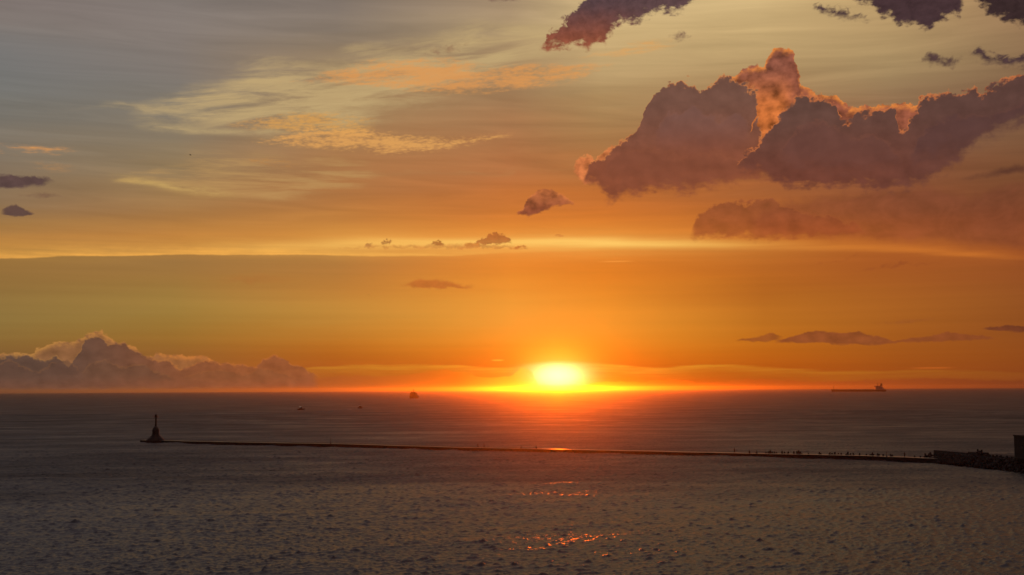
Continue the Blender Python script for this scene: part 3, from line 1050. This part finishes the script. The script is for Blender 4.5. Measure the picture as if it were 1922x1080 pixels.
def subdivide(pts, n):
    out = []
    for (x0, y0), (x1, y1) in zip(pts, pts[1:]):
        out += [(x0 + (x1 - x0) * k / n, y0 + (y1 - y0) * k / n) for k in range(n)]
    return out + [pts[-1]]


NEAR = subdivide([(262, 830.6), (300, 831.6), (440, 835), (640, 838.8), (840, 845.2), (1040, 849.8), (1240, 854.4), (1378, 857.8), (1500, 860.6), (1640, 864.2), (1760, 869.6)], 6)
PATH = [ground(*p) for p in NEAR]
rg = random.Random(3)
DZ = [1.12 + .32 * i / len(PATH) + rg.uniform(-.05, .05) for i in range(len(PATH))]
BW = 5.2
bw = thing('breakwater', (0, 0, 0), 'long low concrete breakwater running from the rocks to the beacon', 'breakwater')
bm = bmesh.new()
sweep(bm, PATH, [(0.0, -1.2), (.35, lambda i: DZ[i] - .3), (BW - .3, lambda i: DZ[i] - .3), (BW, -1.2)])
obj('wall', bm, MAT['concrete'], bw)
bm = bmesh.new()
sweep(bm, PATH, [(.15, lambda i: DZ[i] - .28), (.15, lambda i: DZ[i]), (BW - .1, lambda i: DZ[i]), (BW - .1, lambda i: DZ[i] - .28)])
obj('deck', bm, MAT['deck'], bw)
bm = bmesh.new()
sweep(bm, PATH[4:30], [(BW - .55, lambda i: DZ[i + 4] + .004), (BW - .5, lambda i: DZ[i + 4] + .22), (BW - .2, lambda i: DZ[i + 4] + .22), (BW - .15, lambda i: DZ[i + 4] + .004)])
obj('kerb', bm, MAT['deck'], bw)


def on_deck(px, off=2.6):
    """a point on the deck below photo column px"""
    best = None
    for i in range(len(NEAR) - 1):
        if NEAR[i][0] <= px <= NEAR[i + 1][0]:
            t = (px - NEAR[i][0]) / (NEAR[i + 1][0] - NEAR[i][0])
            p = PATH[i].lerp(PATH[i + 1], t)
            d = ray(px, 850)
            s = math.hypot(p.x, p.y)
            u = Vector((d.x, d.y, 0)).normalized()
            return Vector((u.x * (s + off), u.y * (s + off), DZ[i] * (1 - t) + DZ[i + 1] * t))


# ------------------------------------------------------------------ beacon at the end of the breakwater
lp = on_deck(291.5, 2.6)
lh = thing('lighthouse', lp, 'slim dark harbour beacon on a domed stepped base at the breakwater end', 'lighthouse')
z0 = lp.z


def pz(y): return (828.6 - y) * .286


bm = bmesh.new()
lathe(bm, [(4.5, -.5), (4.5, .25), (4.1, .35), (4.0, .8), (3.5, .95), (3.35, 1.45), (2.8, 1.6), (2.6, 2.15), (2.1, 2.3), (2.0, 2.75), (1.9, 2.9)], 40)
obj('plinth', bm, MAT['tower'], lh)
bm = bmesh.new()
lathe(bm, [(1.72, 2.85), (1.7, 4.9), (1.85, 5.0), (1.85, 5.25), (1.62, 5.35), (1.45, 6.0), (1.05, 6.6), (.65, 7.0), (.5, 7.2)], 32)
tb = obj('tower_body', bm, MAT['tower'], lh, smooth=False)
bm = bmesh.new()
box(bm, -.45, .45, -1.80, -1.60, 2.9, 4.5, bevel=.03)
obj('door', bm, MAT['dark_steel'], tb)
bm = bmesh.new()
lathe(bm, [(.50, 7.1), (.44, 9.4), (.38, 11.35), (.55, 11.5)], 24)
obj('column', bm, MAT['tower'], lh, smooth=True)
bm = bmesh.new()
lathe(bm, [(.5, 11.40), (1.12, 11.58), (1.12, 11.75), (.4, 11.76)], 24)
ga = obj('gallery', bm, MAT['dark_steel'], lh)
bm = bmesh.new()
for k in range(12):
    a = 2 * math.pi * k / 12
    rod(bm, (1.06 * math.cos(a), 1.06 * math.sin(a), 11.74), (1.06 * math.cos(a), 1.06 * math.sin(a), 12.35), .03, n=5)
    b = 2 * math.pi * (k + 1) / 12
    rod(bm, (1.06 * math.cos(a), 1.06 * math.sin(a), 12.33), (1.06 * math.cos(b), 1.06 * math.sin(b), 12.33), .03, n=5)
obj('railing', bm, MAT['dark_steel'], ga)
bm = bmesh.new()
lathe(bm, [(.58, 11.75), (.58, 12.0), (.54, 12.02), (.54, 12.75), (.6, 12.78)], 16)
obj('lantern', bm, MAT['glass'], lh)
bm = bmesh.new()
lathe(bm, [(.72, 12.77), (.6, 12.95), (.2, 13.2), (.06, 13.35), (.05, 13.9), (.02, 13.92)], 16)
obj('lantern_roof', bm, MAT['dark_steel'], lh)


# ------------------------------------------------------------------ posts on the breakwater
def post(px, h, label, arm=False):
    p = on_deck(px, 2.4)
    t = thing('light_post', p, label, 'post', group=None)
    bm = bmesh.new()
    rod(bm, (0, 0, -.05), (0, 0, h), .11, .07, 10)
    obj('shaft', bm, MAT['dark_steel'], t)
    bm = bmesh.new()
    box(bm, -.28, .28, -.28, .28, -.02, .16, .8)
    obj('base', bm, MAT['concrete'], t)
    bm = bmesh.new()
    lathe(bm, [(.08, h - .02), (.19, h + .05), (.19, h + .22), (.05, h + .32)], 12)
    obj('lamp_head', bm, MAT['dark_steel'], t)
    return t


post(620.5, 2.4, 'tall thin post alone on the breakwater deck nearest the beacon')
post(1664, 1.5, 'thin post among the tetrapods near the rocky right end of the breakwater')


# ------------------------------------------------------------------ people
def skin_mesh(name, verts, edges, levels=1, smooth=True):
    """verts = (x, y, z, radius)"""
    me = bpy.data.meshes.new(name)
    me.from_pydata([v[:3] for v in verts], edges, [])
    o = bpy.data.objects.new(name, me)
    COL.objects.link(o)
    o.modifiers.new('skin', 'SKIN').use_smooth_shade = True
    for i, v in enumerate(verts):
        me.skin_vertices[0].data[i].radius = (v[3], v[3])
        me.skin_vertices[0].data[i].use_root = (i == 0)
    o.modifiers.new('sub', 'SUBSURF').levels = levels
    o.modifiers['sub'].render_levels = levels
    dg = bpy.context.evaluated_depsgraph_get()
    m2 = bpy.data.meshes.new_from_object(o.evaluated_get(dg))
    m2.name = name
    bpy.data.objects.remove(o)
    bpy.data.meshes.remove(me)
    return m2


def make_person(pose):
    """facing -y; returns list of (part name, mesh, material)"""
    V, E = [], []

    def add(p, r, par=None):
        V.append((*p, r))
        if par is not None:
            E.append((par, len(V) - 1))
        return len(V) - 1

    hz = .92 if pose != 'sit' else .16
    pel = add((0, 0, hz), .125)
    wa = add((0, .01, hz + .20), .115, pel)
    ch = add((0, .015, hz + .38), .135, wa)
    ne = add((0, .01, hz + .54), .06, ch)
    hd = add((0, -.01, hz + .63), .075, ne)
    h2 = add((0, -.015, hz + .71), .095, hd)
    add((0, -.01, hz + .79), .07, h2)
    nose = add((0, -.105, hz + .69), .018, h2)
    J = {}
    for s in (-1, 1):
        sh = add((s * .17, .01, hz + .47), .065, ch)
        if pose == 'rod':
            el, wr, tipd = (s * .22, -.10, hz + .26), (s * .10, -.32, hz + .30), Vector((-.3 * s, -.8, .1))
        elif pose == 'sit':
            el, wr, tipd = (s * .24, -.06, hz + .22), (s * .16, -.30, hz + .22), Vector((-.3 * s, -.8, -.3))
        else:
            el, wr, tipd = (s * .24, .03, hz + .20), (s * .25, -.05, hz - .04), Vector((0, -.15, -1))
        e_ = add(el, .045, sh)
        w_ = add(wr, .03, e_)
        tipd.normalize()
        pm = add(Vector(wr) + tipd * .07, .032, w_)
        side = tipd.cross(Vector((0, 0, 1)) if abs(tipd.z) < .7 else Vector((0, 1, 0))).normalized()
        for f in range(4):
            b_ = Vector(wr) + tipd * .10 + side * (.024 * (f - 1.5))
            L = (.062, .074, .070, .052)[f]
            k1 = add(b_, .009, pm)
            k2 = add(b_ + tipd * L * .55 + Vector((0, -.006, -.006)), .009, k1)
            add(b_ + tipd * L + Vector((0, -.016, -.014)), .008, k2)
        t1 = add(Vector(wr) + tipd * .045 + side * (-s * .04), .011, w_)
        add(Vector(wr) + tipd * .09 + side * (-s * .055), .009, t1)
        hp = add((s * .09, 0, hz - .06), .095, pel)
        if pose == 'sit':
            kn, an, to = (s * .14, -.40, hz + .16), (s * .13, -.44, .05), (s * .14, -.58, .03)
        else:
            kn, an, to = (s * .10, -.02 + .03 * s, .49), (s * .105, .02 + .05 * s, .07), (s * .12, -.15 + .05 * s, .035)
        k_ = add(kn, .062, hp)
        a_ = add(an, .04, k_)
        add(to, .035, a_)
        J[s] = (sh, e_, w_, hp, k_, a_)
    body = skin_mesh('body', V, E, 1)

    def shell(name, ids, edges, grow):
        m = {i: n for n, i in enumerate(ids)}
        return skin_mesh(name, [(*V[i][:3], V[i][3] + grow) for i in ids], [(m[a], m[b]) for a, b in edges], 1)

    a, b = J[-1], J[1]
    jacket = shell('jacket', [wa, ch, pel, a[0], a[1], b[0], b[1]], [(wa, ch), (wa, pel), (ch, a[0]), (a[0], a[1]), (ch, b[0]), (b[0], b[1])], .022)
    trousers = shell('trousers', [pel, a[3], a[4], a[5], b[3], b[4], b[5]], [(pel, a[3]), (a[3], a[4]), (a[4], a[5]), (pel, b[3]), (b[3], b[4]), (b[4], b[5])], .018)
    bm = bmesh.new()
    bmesh.ops.create_uvsphere(bm, u_segments=14, v_segments=10, radius=.112)
    for v in list(bm.verts):
        v.co.z *= 1.05
    bmesh.ops.bisect_plane(bm, geom=bm.verts[:] + bm.edges[:] + bm.faces[:], plane_co=(0, -.02, -.01), plane_no=(0, -.7, -.75), clear_outer=True)
    bmesh.ops.translate(bm, verts=bm.verts, vec=(0, .0, hz + .735))
    hair = bpy.data.meshes.new('hair')
    bm.to_mesh(hair)
    bm.free()
    return [('body', body, MAT['skin']), ('jacket', jacket, MAT['cloth']), ('trousers', trousers, MAT['trousers']), ('hair', hair, MAT['hair'])]


KIT = {}


def person(px, pose, label, rot=0.0, off=2.6, dz=0.0, s=1.0):
    if pose not in KIT:
        KIT[pose] = make_person(pose)
        for _, me, mt in KIT[pose]:
            me.materials.clear()
            me.materials.append(mt)
    p = on_deck(px, off)
    r = thing('person', p + Vector((0, 0, dz)), label, 'person', rot)
    r.scale = (s, s, s)
    for nm, me, _ in KIT[pose]:
        o = bpy.data.objects.new(nm, me)
        COL.objects.link(o)
        o.parent = r
    return r


def fishing_rod(per, px, off):
    r = thing('fishing_rod', per.location + Vector((0, 0, 1.18)), 'thin fishing rod held out over the water by the person standing alone', 'fishing rod', per.rotation_euler.z)
    bm = bmesh.new()
    rod(bm, (0, -.25, -.05), (0, -2.6, 1.5), .012, .004, 6)
    obj('blank', bm, MAT['dark_steel'], r)
    bm = bmesh.new()
    lathe(bm, [(.02, -.03), (.045, -.02), (.045, .02), (.02, .03)], 10, (0, -.42, .03))
    obj('reel', bm, MAT['dark_steel'], r)


person(897, 'stand', 'person standing on the breakwater, left of a close pair', R(170))
person(908.5, 'rod', 'person standing on the breakwater, right of a close pair, arms raised in front', R(150))
person(978, 'sit', 'person seated low on the breakwater, slightly left of the lump under the sun', R(180), dz=.02)
person(1007, 'sit', 'person seated on the breakwater almost straight under the sun', R(200), dz=.02, s=1.15)
person(1378.5, 'stand', 'tall person standing alone on the breakwater before the tetrapods begin', R(185), s=1.12)
person(1406.5, 'sit', 'person seated on the breakwater at the start of the tetrapods', R(160), dz=.02, s=1.2)
person(1420.5, 'sit', 'hunched person seated on the breakwater just before the first tetrapod heap', R(210), dz=.02, s=1.1)
person(1697.8, 'stand', 'person standing near the rocks at the right end of the breakwater', R(190))


# ------------------------------------------------------------------ tetrapods
def tetrapod_mesh():
    bm = bmesh.new()
    dirs = [Vector((0, 0, 1))] + [Vector((math.cos(a) * .943, math.sin(a) * .943, -.333)) for a in (0, 2.094, 4.189)]
    for d in dirs:
        rod(bm, d * .05, d * 1.15, .42, .27, 12)
    bmesh.ops.create_icosphere(bm, subdivisions=2, radius=.5)
    me = bpy.data.meshes.new('tetrapod')
    bmesh.ops.recalc_face_normals(bm, faces=bm.faces)
    bm.to_mesh(me)
    bm.free()
    me.materials.append(MAT['rock'])
    return me


TET = tetrapod_mesh()


def tetrapod(loc, s, rot, label, group):
    o = bpy.data.objects.new('tetrapod', TET)
    COL.objects.link(o)
    o.location = loc
    o.rotation_euler = rot
    o.scale = (s, s, s)
    return tag(o, label, 'tetrapod', group)


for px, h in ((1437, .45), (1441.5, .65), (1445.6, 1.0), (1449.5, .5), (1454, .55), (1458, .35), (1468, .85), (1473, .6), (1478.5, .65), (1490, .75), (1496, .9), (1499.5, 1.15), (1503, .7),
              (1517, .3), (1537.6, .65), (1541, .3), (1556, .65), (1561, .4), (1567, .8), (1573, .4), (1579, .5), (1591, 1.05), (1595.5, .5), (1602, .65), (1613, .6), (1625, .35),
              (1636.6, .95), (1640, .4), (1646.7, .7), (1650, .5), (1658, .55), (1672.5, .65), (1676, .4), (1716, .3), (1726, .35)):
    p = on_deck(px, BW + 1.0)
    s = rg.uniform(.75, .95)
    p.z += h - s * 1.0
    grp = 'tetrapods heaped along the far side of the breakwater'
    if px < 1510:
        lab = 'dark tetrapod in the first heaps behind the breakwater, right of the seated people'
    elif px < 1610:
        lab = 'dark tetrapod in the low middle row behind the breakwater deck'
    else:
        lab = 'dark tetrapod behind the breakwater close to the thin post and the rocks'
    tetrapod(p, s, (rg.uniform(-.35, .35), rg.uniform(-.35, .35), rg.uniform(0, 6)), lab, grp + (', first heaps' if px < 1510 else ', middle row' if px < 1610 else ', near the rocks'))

# ------------------------------------------------------------------ rocky root of the breakwater
MO = subdivide([(1738, 868.4), (1765, 870.4), (1800, 874), (1850, 880), (1922, 888.5), (2010, 899)], 8)
MP = [ground(*p) for p in MO]
bm = bmesh.new()
n_ = len(MP)


def rise(i, top):
    t = min(1, i / 9.0)
    return -1 + (top + 1) * t


jit = [rg.uniform(-.25, .25) for _ in range(n_ * 8)]
sweep(bm, MP, [(0, -1.5), (1.5, lambda i: rise(i, .8) + jit[i]), (3.6, lambda i: rise(i, 2.0) + jit[n_ + i]), (6.0, lambda i: rise(i, 2.9) + jit[2 * n_ + i]),
               (10, lambda i: rise(i, 3.0) + jit[3 * n_ + i]), (22, lambda i: rise(i, 2.9)), (28, -1.5)])
vs = []
for i in range(0, n_ - 1):
    for k in range(26):
        t = rg.random()
        p = MP[i].lerp(MP[i + 1], t)
        o_ = rg.uniform(-.3, 12)
        d = Vector((p.x, p.y, 0)).normalized()
        top = rise(i + t, min(2.95, .2 + o_ * .48))
        r = rg.uniform(.35, .85)
        m4 = Matrix.Translation(Vector((p.x + d.x * o_, p.y + d.y * o_, top))) @ Matrix.Rotation(rg.uniform(0, 6), 4, Vector((rg.random(), rg.random(), rg.random() + .01)).normalized()) @ Matrix.Diagonal((r * rg.uniform(.8, 1.5), r, r * rg.uniform(.6, 1), 1))
        res = bmesh.ops.create_icosphere(bm, subdivisions=1, radius=1, matrix=m4)
        for v in res['verts']:
            v.co += Vector((rg.uniform(-1, 1), rg.uniform(-1, 1), rg.uniform(-1, 1))) * r * .16
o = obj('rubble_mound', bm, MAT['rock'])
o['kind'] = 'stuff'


def on_mound(px, off, z):
    for i in range(len(MO) - 1):
        if MO[i][0] <= px <= MO[i + 1][0]:
            t = (px - MO[i][0]) / (MO[i + 1][0] - MO[i][0])
            p = MP[i].lerp(MP[i + 1], t)
            d = Vector((p.x, p.y, 0)).normalized()
            return Vector((p.x + d.x * off, p.y + d.y * off, z))


# low concrete quay block on top of the mound
q = thing('quay_block', (0, 0, 0), 'long low dark concrete block with a flat top on the rocks', 'concrete block')
a, b, c = on_mound(1752.5, 9, 0), on_mound(1816, 9, 0), on_mound(1838, 9, 0)
bm = bmesh.new()
sweep(bm, [a, a.lerp(b, .5), b], [(0, 1.5), (.15, 3.95), (4.0, 3.95), (4.1, 1.5)])
obj('wall', bm, MAT['concrete'], q)
bm = bmesh.new()
sweep(bm, [b + (c - b) * .02, b.lerp(c, .5), c], [(.1, 1.5), (.25, 4.4), (3.6, 4.4), (3.7, 1.5)])
obj('step', bm, MAT['concrete'], q)
for px, z in ((1738, 1.75), (1743, 2.0), (1748, 2.25)):
    p = on_mound(px, 7.0, z)
    tetrapod(p, rg.uniform(.8, .95), (rg.uniform(-.4, .4), rg.uniform(-.4, .4), rg.uniform(0, 6)), 'dark tetrapod leaning at the left foot of the quay block', 'tetrapods at the foot of the quay block')
for px, top in ((1836.5, 5.35), (1839.5, 4.9), (1843, 5.25), (1852, 4.0), (1856, 3.75), (1860, 4.1), (1865.6, 4.15), (1869, 3.7), (1872, 4.15), (1880.7, 4.2), (1885, 3.75), (1891, 4.2), (1896, 3.8), (1900, 4.15), (1848, 4.1), (1876, 3.9), (1889, 3.7)):
    hi_ = px < 1845
    s = rg.uniform(.8, 1.0)
    p = on_mound(px, 10.5 if hi_ else 8.5, top - s * 1.0)
    tetrapod(p, s, (rg.uniform(-.3, .3), rg.uniform(-.3, .3), rg.uniform(0, 6)),
             'dark tetrapod raised on top of the quay block step' if hi_ else 'dark tetrapod standing in the row between the quay block and the dark building',
             'tetrapods on the quay block' if hi_ else 'tetrapods in a row beside the building')

# ------------------------------------------------------------------ building at the right edge
bp_ = on_mound(1905.5, 6.5, 0)
dirx = (on_mound(1960, 6.5, 0) - bp_)
dirx.z = 0
bl = thing('block_building', (bp_.x, bp_.y, 2.6), 'plain dark flat-roofed building rising at the right edge of the photo', 'building', math.atan2(dirx.y, dirx.x))
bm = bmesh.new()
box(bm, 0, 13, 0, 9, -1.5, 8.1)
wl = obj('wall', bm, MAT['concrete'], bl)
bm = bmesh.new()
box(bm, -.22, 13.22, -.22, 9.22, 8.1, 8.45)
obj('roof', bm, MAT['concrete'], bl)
bm = bmesh.new()
box(bm, .3, 13.3, -.9, -.02, 1.35, 1.6)
obj('ledge', bm, MAT['concrete'], bl)
bm = bmesh.new()
box(bm, .9, 2.0, -.05, .06, -.9, 1.25)
obj('door', bm, MAT['dark_steel'], bl)
for k, x in enumerate((3.2, 6.0, 8.8)):
    bm = bmesh.new()
    box(bm, x, x + 1.5, -.06, .05, 4.2, 5.6)
    f = obj('window', bm, MAT['dark_steel'], bl)
    bm = bmesh.new()
    box(bm, x + .1, x + 1.4, -.075, -.062, 4.3, 5.5)
    obj('pane', bm, MAT['glass'], f)


# ------------------------------------------------------------------ vessels
def hull(bm, L, B, fb, bow_up, draft=1.0, rake=.08, n=13, stern_full=.85):
    """ship hull: bow at +x; fb freeboard, bow_up sheer at the bow"""
    rings = []
    for i in range(n):
        t = i / (n - 1)
        w = B / 2 * (stern_full + (1 - stern_full) * min(1, t / .2)) * (1 - max(0, (t - .72) / .28) ** 2.2)
        w = max(w, .03 * B)
        zt = fb + bow_up * max(0, (t - .55) / .45) ** 2
        x = (t - .5) * L
        k = x + rake * L * max(0, (t - .7) / .3) ** 1.5
        rings.append([(x, -w * .8, -draft), (x * 1.0, -w * .95, .1), (k, -w, zt), (k, w, zt), (x, w * .95, .1), (x, w * .8, -draft)])
    loft(bm, rings)


def level(px, y):
    p = ground(px, y)
    p.z = 0
    return p


# laden carrier on the horizon, broadside, bow to the left
p = level(1612, 735.4)
u = math.hypot(p.x, p.y) / FPX / math.cos(math.atan2(p.x, p.y))
bc = thing('cargo_ship', p, 'long low cargo ship lying across the horizon with its bridge at the right end', 'ship', math.pi - math.atan2(p.x, p.y) * 1.0)
Lc = 92 * u * .985
bm = bmesh.new()
hull(bm, Lc, 40, 3.3 * u, .9 * u, 4, .012, 17, .8)
obj('hull', bm, MAT['hull_red'], bc)


def cx(px): return -(px - 1612) * u


fbz = 3.3 * u
for k in range(7):
    x1 = cx(1578 + k * 8.0)
    bm = bmesh.new()
    box(bm, x1 - 6.6 * u, x1, -13, 13, fbz - .2, fbz + .42 * u, .93)
    obj('hatch_cover', bm, MAT['hull_dark'], bc)
bm = bmesh.new()
box(bm, cx(1652), cx(1639.5), -16, 16, fbz - .3, 8.6 * u)
ss = obj('superstructure', bm, MAT['white'], bc)
bm = bmesh.new()
box(bm, cx(1654.5), cx(1652.05), -15, 15, fbz - .3, 5.6 * u)
obj('engine_casing', bm, MAT['white'], bc)
bm = bmesh.new()
box(bm, cx(1650), cx(1636.8), -20, 20, 8.62 * u, 9.9 * u)
br = obj('bridge', bm, MAT['white'], ss)
bm = bmesh.new()
box(bm, cx(1649), cx(1637.2) + .5, -20.2, 20.2, 9.1 * u, 9.6 * u)
obj('window_band', bm, MAT['glass'], br)
for k in range(5):
    bm = bmesh.new()
    box(bm, cx(1651), cx(1640.5), -16.15, 16.15, fbz + (1.0 + k * .95) * u, fbz + (1.35 + k * .95) * u)
    obj('window_row', bm, MAT['glass'], ss)
bm = bmesh.new()
box(bm, cx(1651.6), cx(1647.6), -5, 5, 9.92 * u, 14.0 * u, .72)
obj('funnel', bm, MAT['hull_dark'], bc)
bm = bmesh.new()
rod(bm, (cx(1643.8), 0, 9.9 * u), (cx(1643.8), 0, 15.6 * u), 1.5, .8)
rod(bm, (cx(1643.8), -6, 12.9 * u), (cx(1643.8), 6, 12.9 * u), .6, .6)
rod(bm, (cx(1646.0), 0, 13.1 * u), (cx(1641.6), 0, 13.1 * u), .6, .6)
obj('mast', bm, MAT['dark_steel'], bc)
bm = bmesh.new()
rod(bm, (cx(1570), 0, fbz), (cx(1570), 0, 10.6 * u), 1.3, .7)
obj('foremast', bm, MAT['dark_steel'], bc)
print('cargo ship', tuple(p), 'm/px', u)

# smaller ship seen from the quarter
p = level(778, 748.2)
u2 = math.hypot(p.x, p.y) / FPX
st = thing('coaster', p, 'stubby dark ship seen from behind, its tall deckhouse breaking the horizon left of the sun', 'ship', R(90) - math.atan2(p.x, p.y) - R(24))
bm = bmesh.new()
hull(bm, 44, 14, 6.2, 3.6, 1.5, .16, 13, .92)
obj('hull', bm, MAT['hull_dark'], st)
bm = bmesh.new()
box(bm, -20, 6, -6.6, 6.6, 6.0, 13.2, .95)
ss = obj('deckhouse', bm, MAT['hull_red'], st)
bm = bmesh.new()
box(bm, -17, 3, -6.9, 6.9, 13.22, 16.4, .97)
b2 = obj('wheelhouse', bm, MAT['hull_red'], ss)
bm = bmesh.new()
box(bm, -17.1, 3.1, -6.85, 6.85, 14.6, 15.4)
obj('window_band', bm, MAT['glass'], b2)
for z, x in ((8.2, -20.0), (10.8, -19.75)):
    for k in range(4):
        bm = bmesh.new()
        box(bm, x, x + .3, -5.4 + k * 3, -4.2 + k * 3, z, z + 1.1)
        obj('window', bm, MAT['glass'], ss)
bm = bmesh.new()
box(bm, -14, -2, -4.4, 4.4, 16.42, 19.2, .8)
obj('upper_bridge', bm, MAT['hull_red'], ss)
bm = bmesh.new()
box(bm, -16.5, -13.5, 1.5, 4.2, 16.42, 20.6, .8)
obj('funnel', bm, MAT['hull_dark'], st)
bm = bmesh.new()
rod(bm, (-7, 0, 19.1), (-7, 0, 28), .9, .5)
rod(bm, (-7, -2.4, 23), (-7, 2.4, 23), .35)
obj('mast', bm, MAT['dark_steel'], st)


def fishing_boat(px, y, L, yaw, label, tall):
    p = level(px, y)
    t = thing('fishing_boat', p, label, 'boat', yaw, 'fishing boats heading out')
    bm = bmesh.new()
    hull(bm, L, L * .34, 1.5, 1.1, .5, .09, 13, .88)
    h = obj('hull', bm, MAT['hull_dark'], t)
    bm = bmesh.new()
    rod(bm, (-L * .48, -L * .16, 1.62), (L * .30, -L * .17, 1.66), .06)
    rod(bm, (-L * .48, L * .16, 1.62), (L * .30, L * .17, 1.66), .06)
    obj('rail', bm, MAT['white'], h)
    bm = bmesh.new()
    box(bm, -L * .22, L * .12, -L * .12, L * .12, 1.4, 3.5, .9, .05)
    c = obj('cabin', bm, MAT['hull_dark'] if not tall else MAT['hull_red'], t)
    bm = bmesh.new()
    box(bm, -L * .25, L * .15, -L * .15, L * .15, 3.5, 3.72)
    obj('roof', bm, MAT['white'], c)
    bm = bmesh.new()
    for s in (-1, 1):
        box(bm, -L * .14, L * .06, s * L * .117 - .03, s * L * .117 + .03, 2.5, 3.15)
    box(bm, L * .105, L * .125, -L * .08, L * .08, 2.5, 3.15)
    box(bm, -L * .225, -L * .205, -L * .08, L * .08, 2.5, 3.15)
    obj('window', bm, MAT['glass'], c)
    top = 9.6 if tall else 6.3
    bm = bmesh.new()
    rod(bm, (-L * .05, 0, 3.6), (-L * .05, 0, top), .11, .06)
    rod(bm, (-L * .05, -.9, top * .72), (-L * .05, .9, top * .72), .05)
    obj('mast', bm, MAT['dark_steel'], t)
    bm = bmesh.new()
    rod(bm, (-L * .30, 0, 1.5), (-L * .30, 0, top * .86), .08, .05)
    rod(bm, (-L * .30, 0, top * .55), (-L * .48, 0, top * .70), .05)
    obj('boom', bm, MAT['dark_steel'], t)
    for s in (-1, 1):
        bm = bmesh.new()
        bmesh.ops.create_icosphere(bm, subdivisions=2, radius=.22 if not tall else .12, matrix=Matrix.Translation((-L * .12, s * L * .13, 4.05 if not tall else 3.95)))
        obj('deck_lamp', bm, MAT['lamp'], t)
    return t, p


fishing_boat(565, 769.6, 9.6, R(38), 'small fishing boat with two pale lamps, left of the pair of boats', False)
fishing_boat(676.5, 766.8, 9.0, R(58), 'small fishing boat with tall masts trailing a pale wake, right of the pair of boats', True)


# ------------------------------------------------------------------ wakes
def foam_material():
    m = bpy.data.materials.new('foam')
    m.use_nodes = True
    T = m.node_tree
    b = T.nodes['Principled BSDF']
    b.inputs['Base Color'].default_value = (.55, .55, .55, 1)
    b.inputs['Roughness'].default_value = .8
    S.T = T
    tc = T.nodes.new('ShaderNodeTexCoord')
    nz = T.nodes.new('ShaderNodeTexNoise')
    nz.inputs['Scale'].default_value = .35
    nz.inputs['Detail'].default_value = 5
    T.links.new(tc.outputs['Object'], nz.inputs['Vector'])
    at = T.nodes.new('ShaderNodeAttribute')
    at.attribute_name = 'fade'
    T.links.new((sm(.42, .62, S(nz.outputs[0])) * S(at.outputs['Fac'])).k, b.inputs['Alpha'])
    return m


FOAM = foam_material()


def wake(pts, w0, w1, k):
    P_ = [level(*q_) for q_ in subdivide(pts, 20)]
    me = bpy.data.meshes.new('wake')
    V, F, A = [], [], []
    for i, p in enumerate(P_):
        t = i / (len(P_) - 1)
        d = (P_[min(i + 1, len(P_) - 1)] - P_[max(i - 1, 0)]).normalized()
        n = Vector((-d.y, d.x, 0))
        w = w0 + (w1 - w0) * t
        for j in range(7):
            q_ = p + n * (w * (j / 3 - 1))
            V.append((q_.x, q_.y, float(sea_height(np.array([q_.x]), np.array([q_.y]), 2.4)[0]) + .14))
            A.append(k * (1 - t) ** .8 * (1 - abs(j / 3 - 1) ** 2))
        if i:
            F += [((i - 1) * 7 + j, (i - 1) * 7 + j + 1, i * 7 + j + 1, i * 7 + j) for j in range(6)]
    me.from_pydata(V, [], F)
    me.attributes.new('fade', 'FLOAT', 'POINT').data.foreach_set('value', A)
    me.materials.append(FOAM)
    o = bpy.data.objects.new('wake', me)
    COL.objects.link(o)
    o['kind'] = 'stuff'


wake([(675, 767.2), (650, 769.5), (615, 772.5), (585, 775.5)], 3, 22, .75)
wake([(564, 770.2), (545, 771.6), (520, 774)], 3, 12, .5)
wake([(776, 749.0), (765, 749.6), (740, 751)], 8, 20, .7)


# ------------------------------------------------------------------ birds
def bird(x, y, dist, span, roll, label):
    t = thing('bird', CAM + ray(x, y) * dist, label, 'bird', R(35))
    t.rotation_euler = (roll, 0, R(35))
    k = span / 2
    bm = bmesh.new()
    loft(bm, [[(k * px_, math.cos(a) * r * k, math.sin(a) * r * k) for a in (2 * math.pi * q_ / 10 for q_ in range(10))] for px_, r in ((-.62, .02), (-.4, .10), (-.1, .16), (.2, .15), (.38, .09), (.46, .11), (.56, .07), (.68, .015))])
    body = obj('body', bm, MAT['feather'], t, smooth=True)
    for s in (-1, 1):
        bm = bmesh.new()
        prof = [(0.08, .24, -.16, .05), (.45, .20, -.14, .22), (.75, .06, -.20, .24), (1.0, -.16, -.24, .16)]
        rings = [[(k * f, s * k * sp_, k * (z + .02)), (k * b_, s * k * sp_, k * (z + .008)), (k * b_, s * k * sp_, k * (z - .008)), (k * f, s * k * sp_, k * (z - .02))] for sp_, f, b_, z in prof]
        loft(bm, rings)
        obj('wing', bm, MAT['feather'], t)
    bm = bmesh.new()
    loft(bm, [[(-k * .5, -k * .05, .02 * k), (-k * .5, k * .05, .02 * k), (-k * .5, k * .05, -.02 * k), (-k * .5, -k * .05, -.02 * k)], [(-k * .85, -k * .16, .01 * k), (-k * .85, k * .16, .01 * k), (-k * .85, k * .16, -.01 * k), (-k * .85, -k * .16, -.01 * k)]])
    obj('tail', bm, MAT['feather'], t)


bird(357.3, 291.3, 110, .34, .5, 'dark bird flying high in front of the pale cirrus at left')
bird(692.4, 553.4, 240, .32, .2, 'tiny far bird low over the left half of the orange sky')
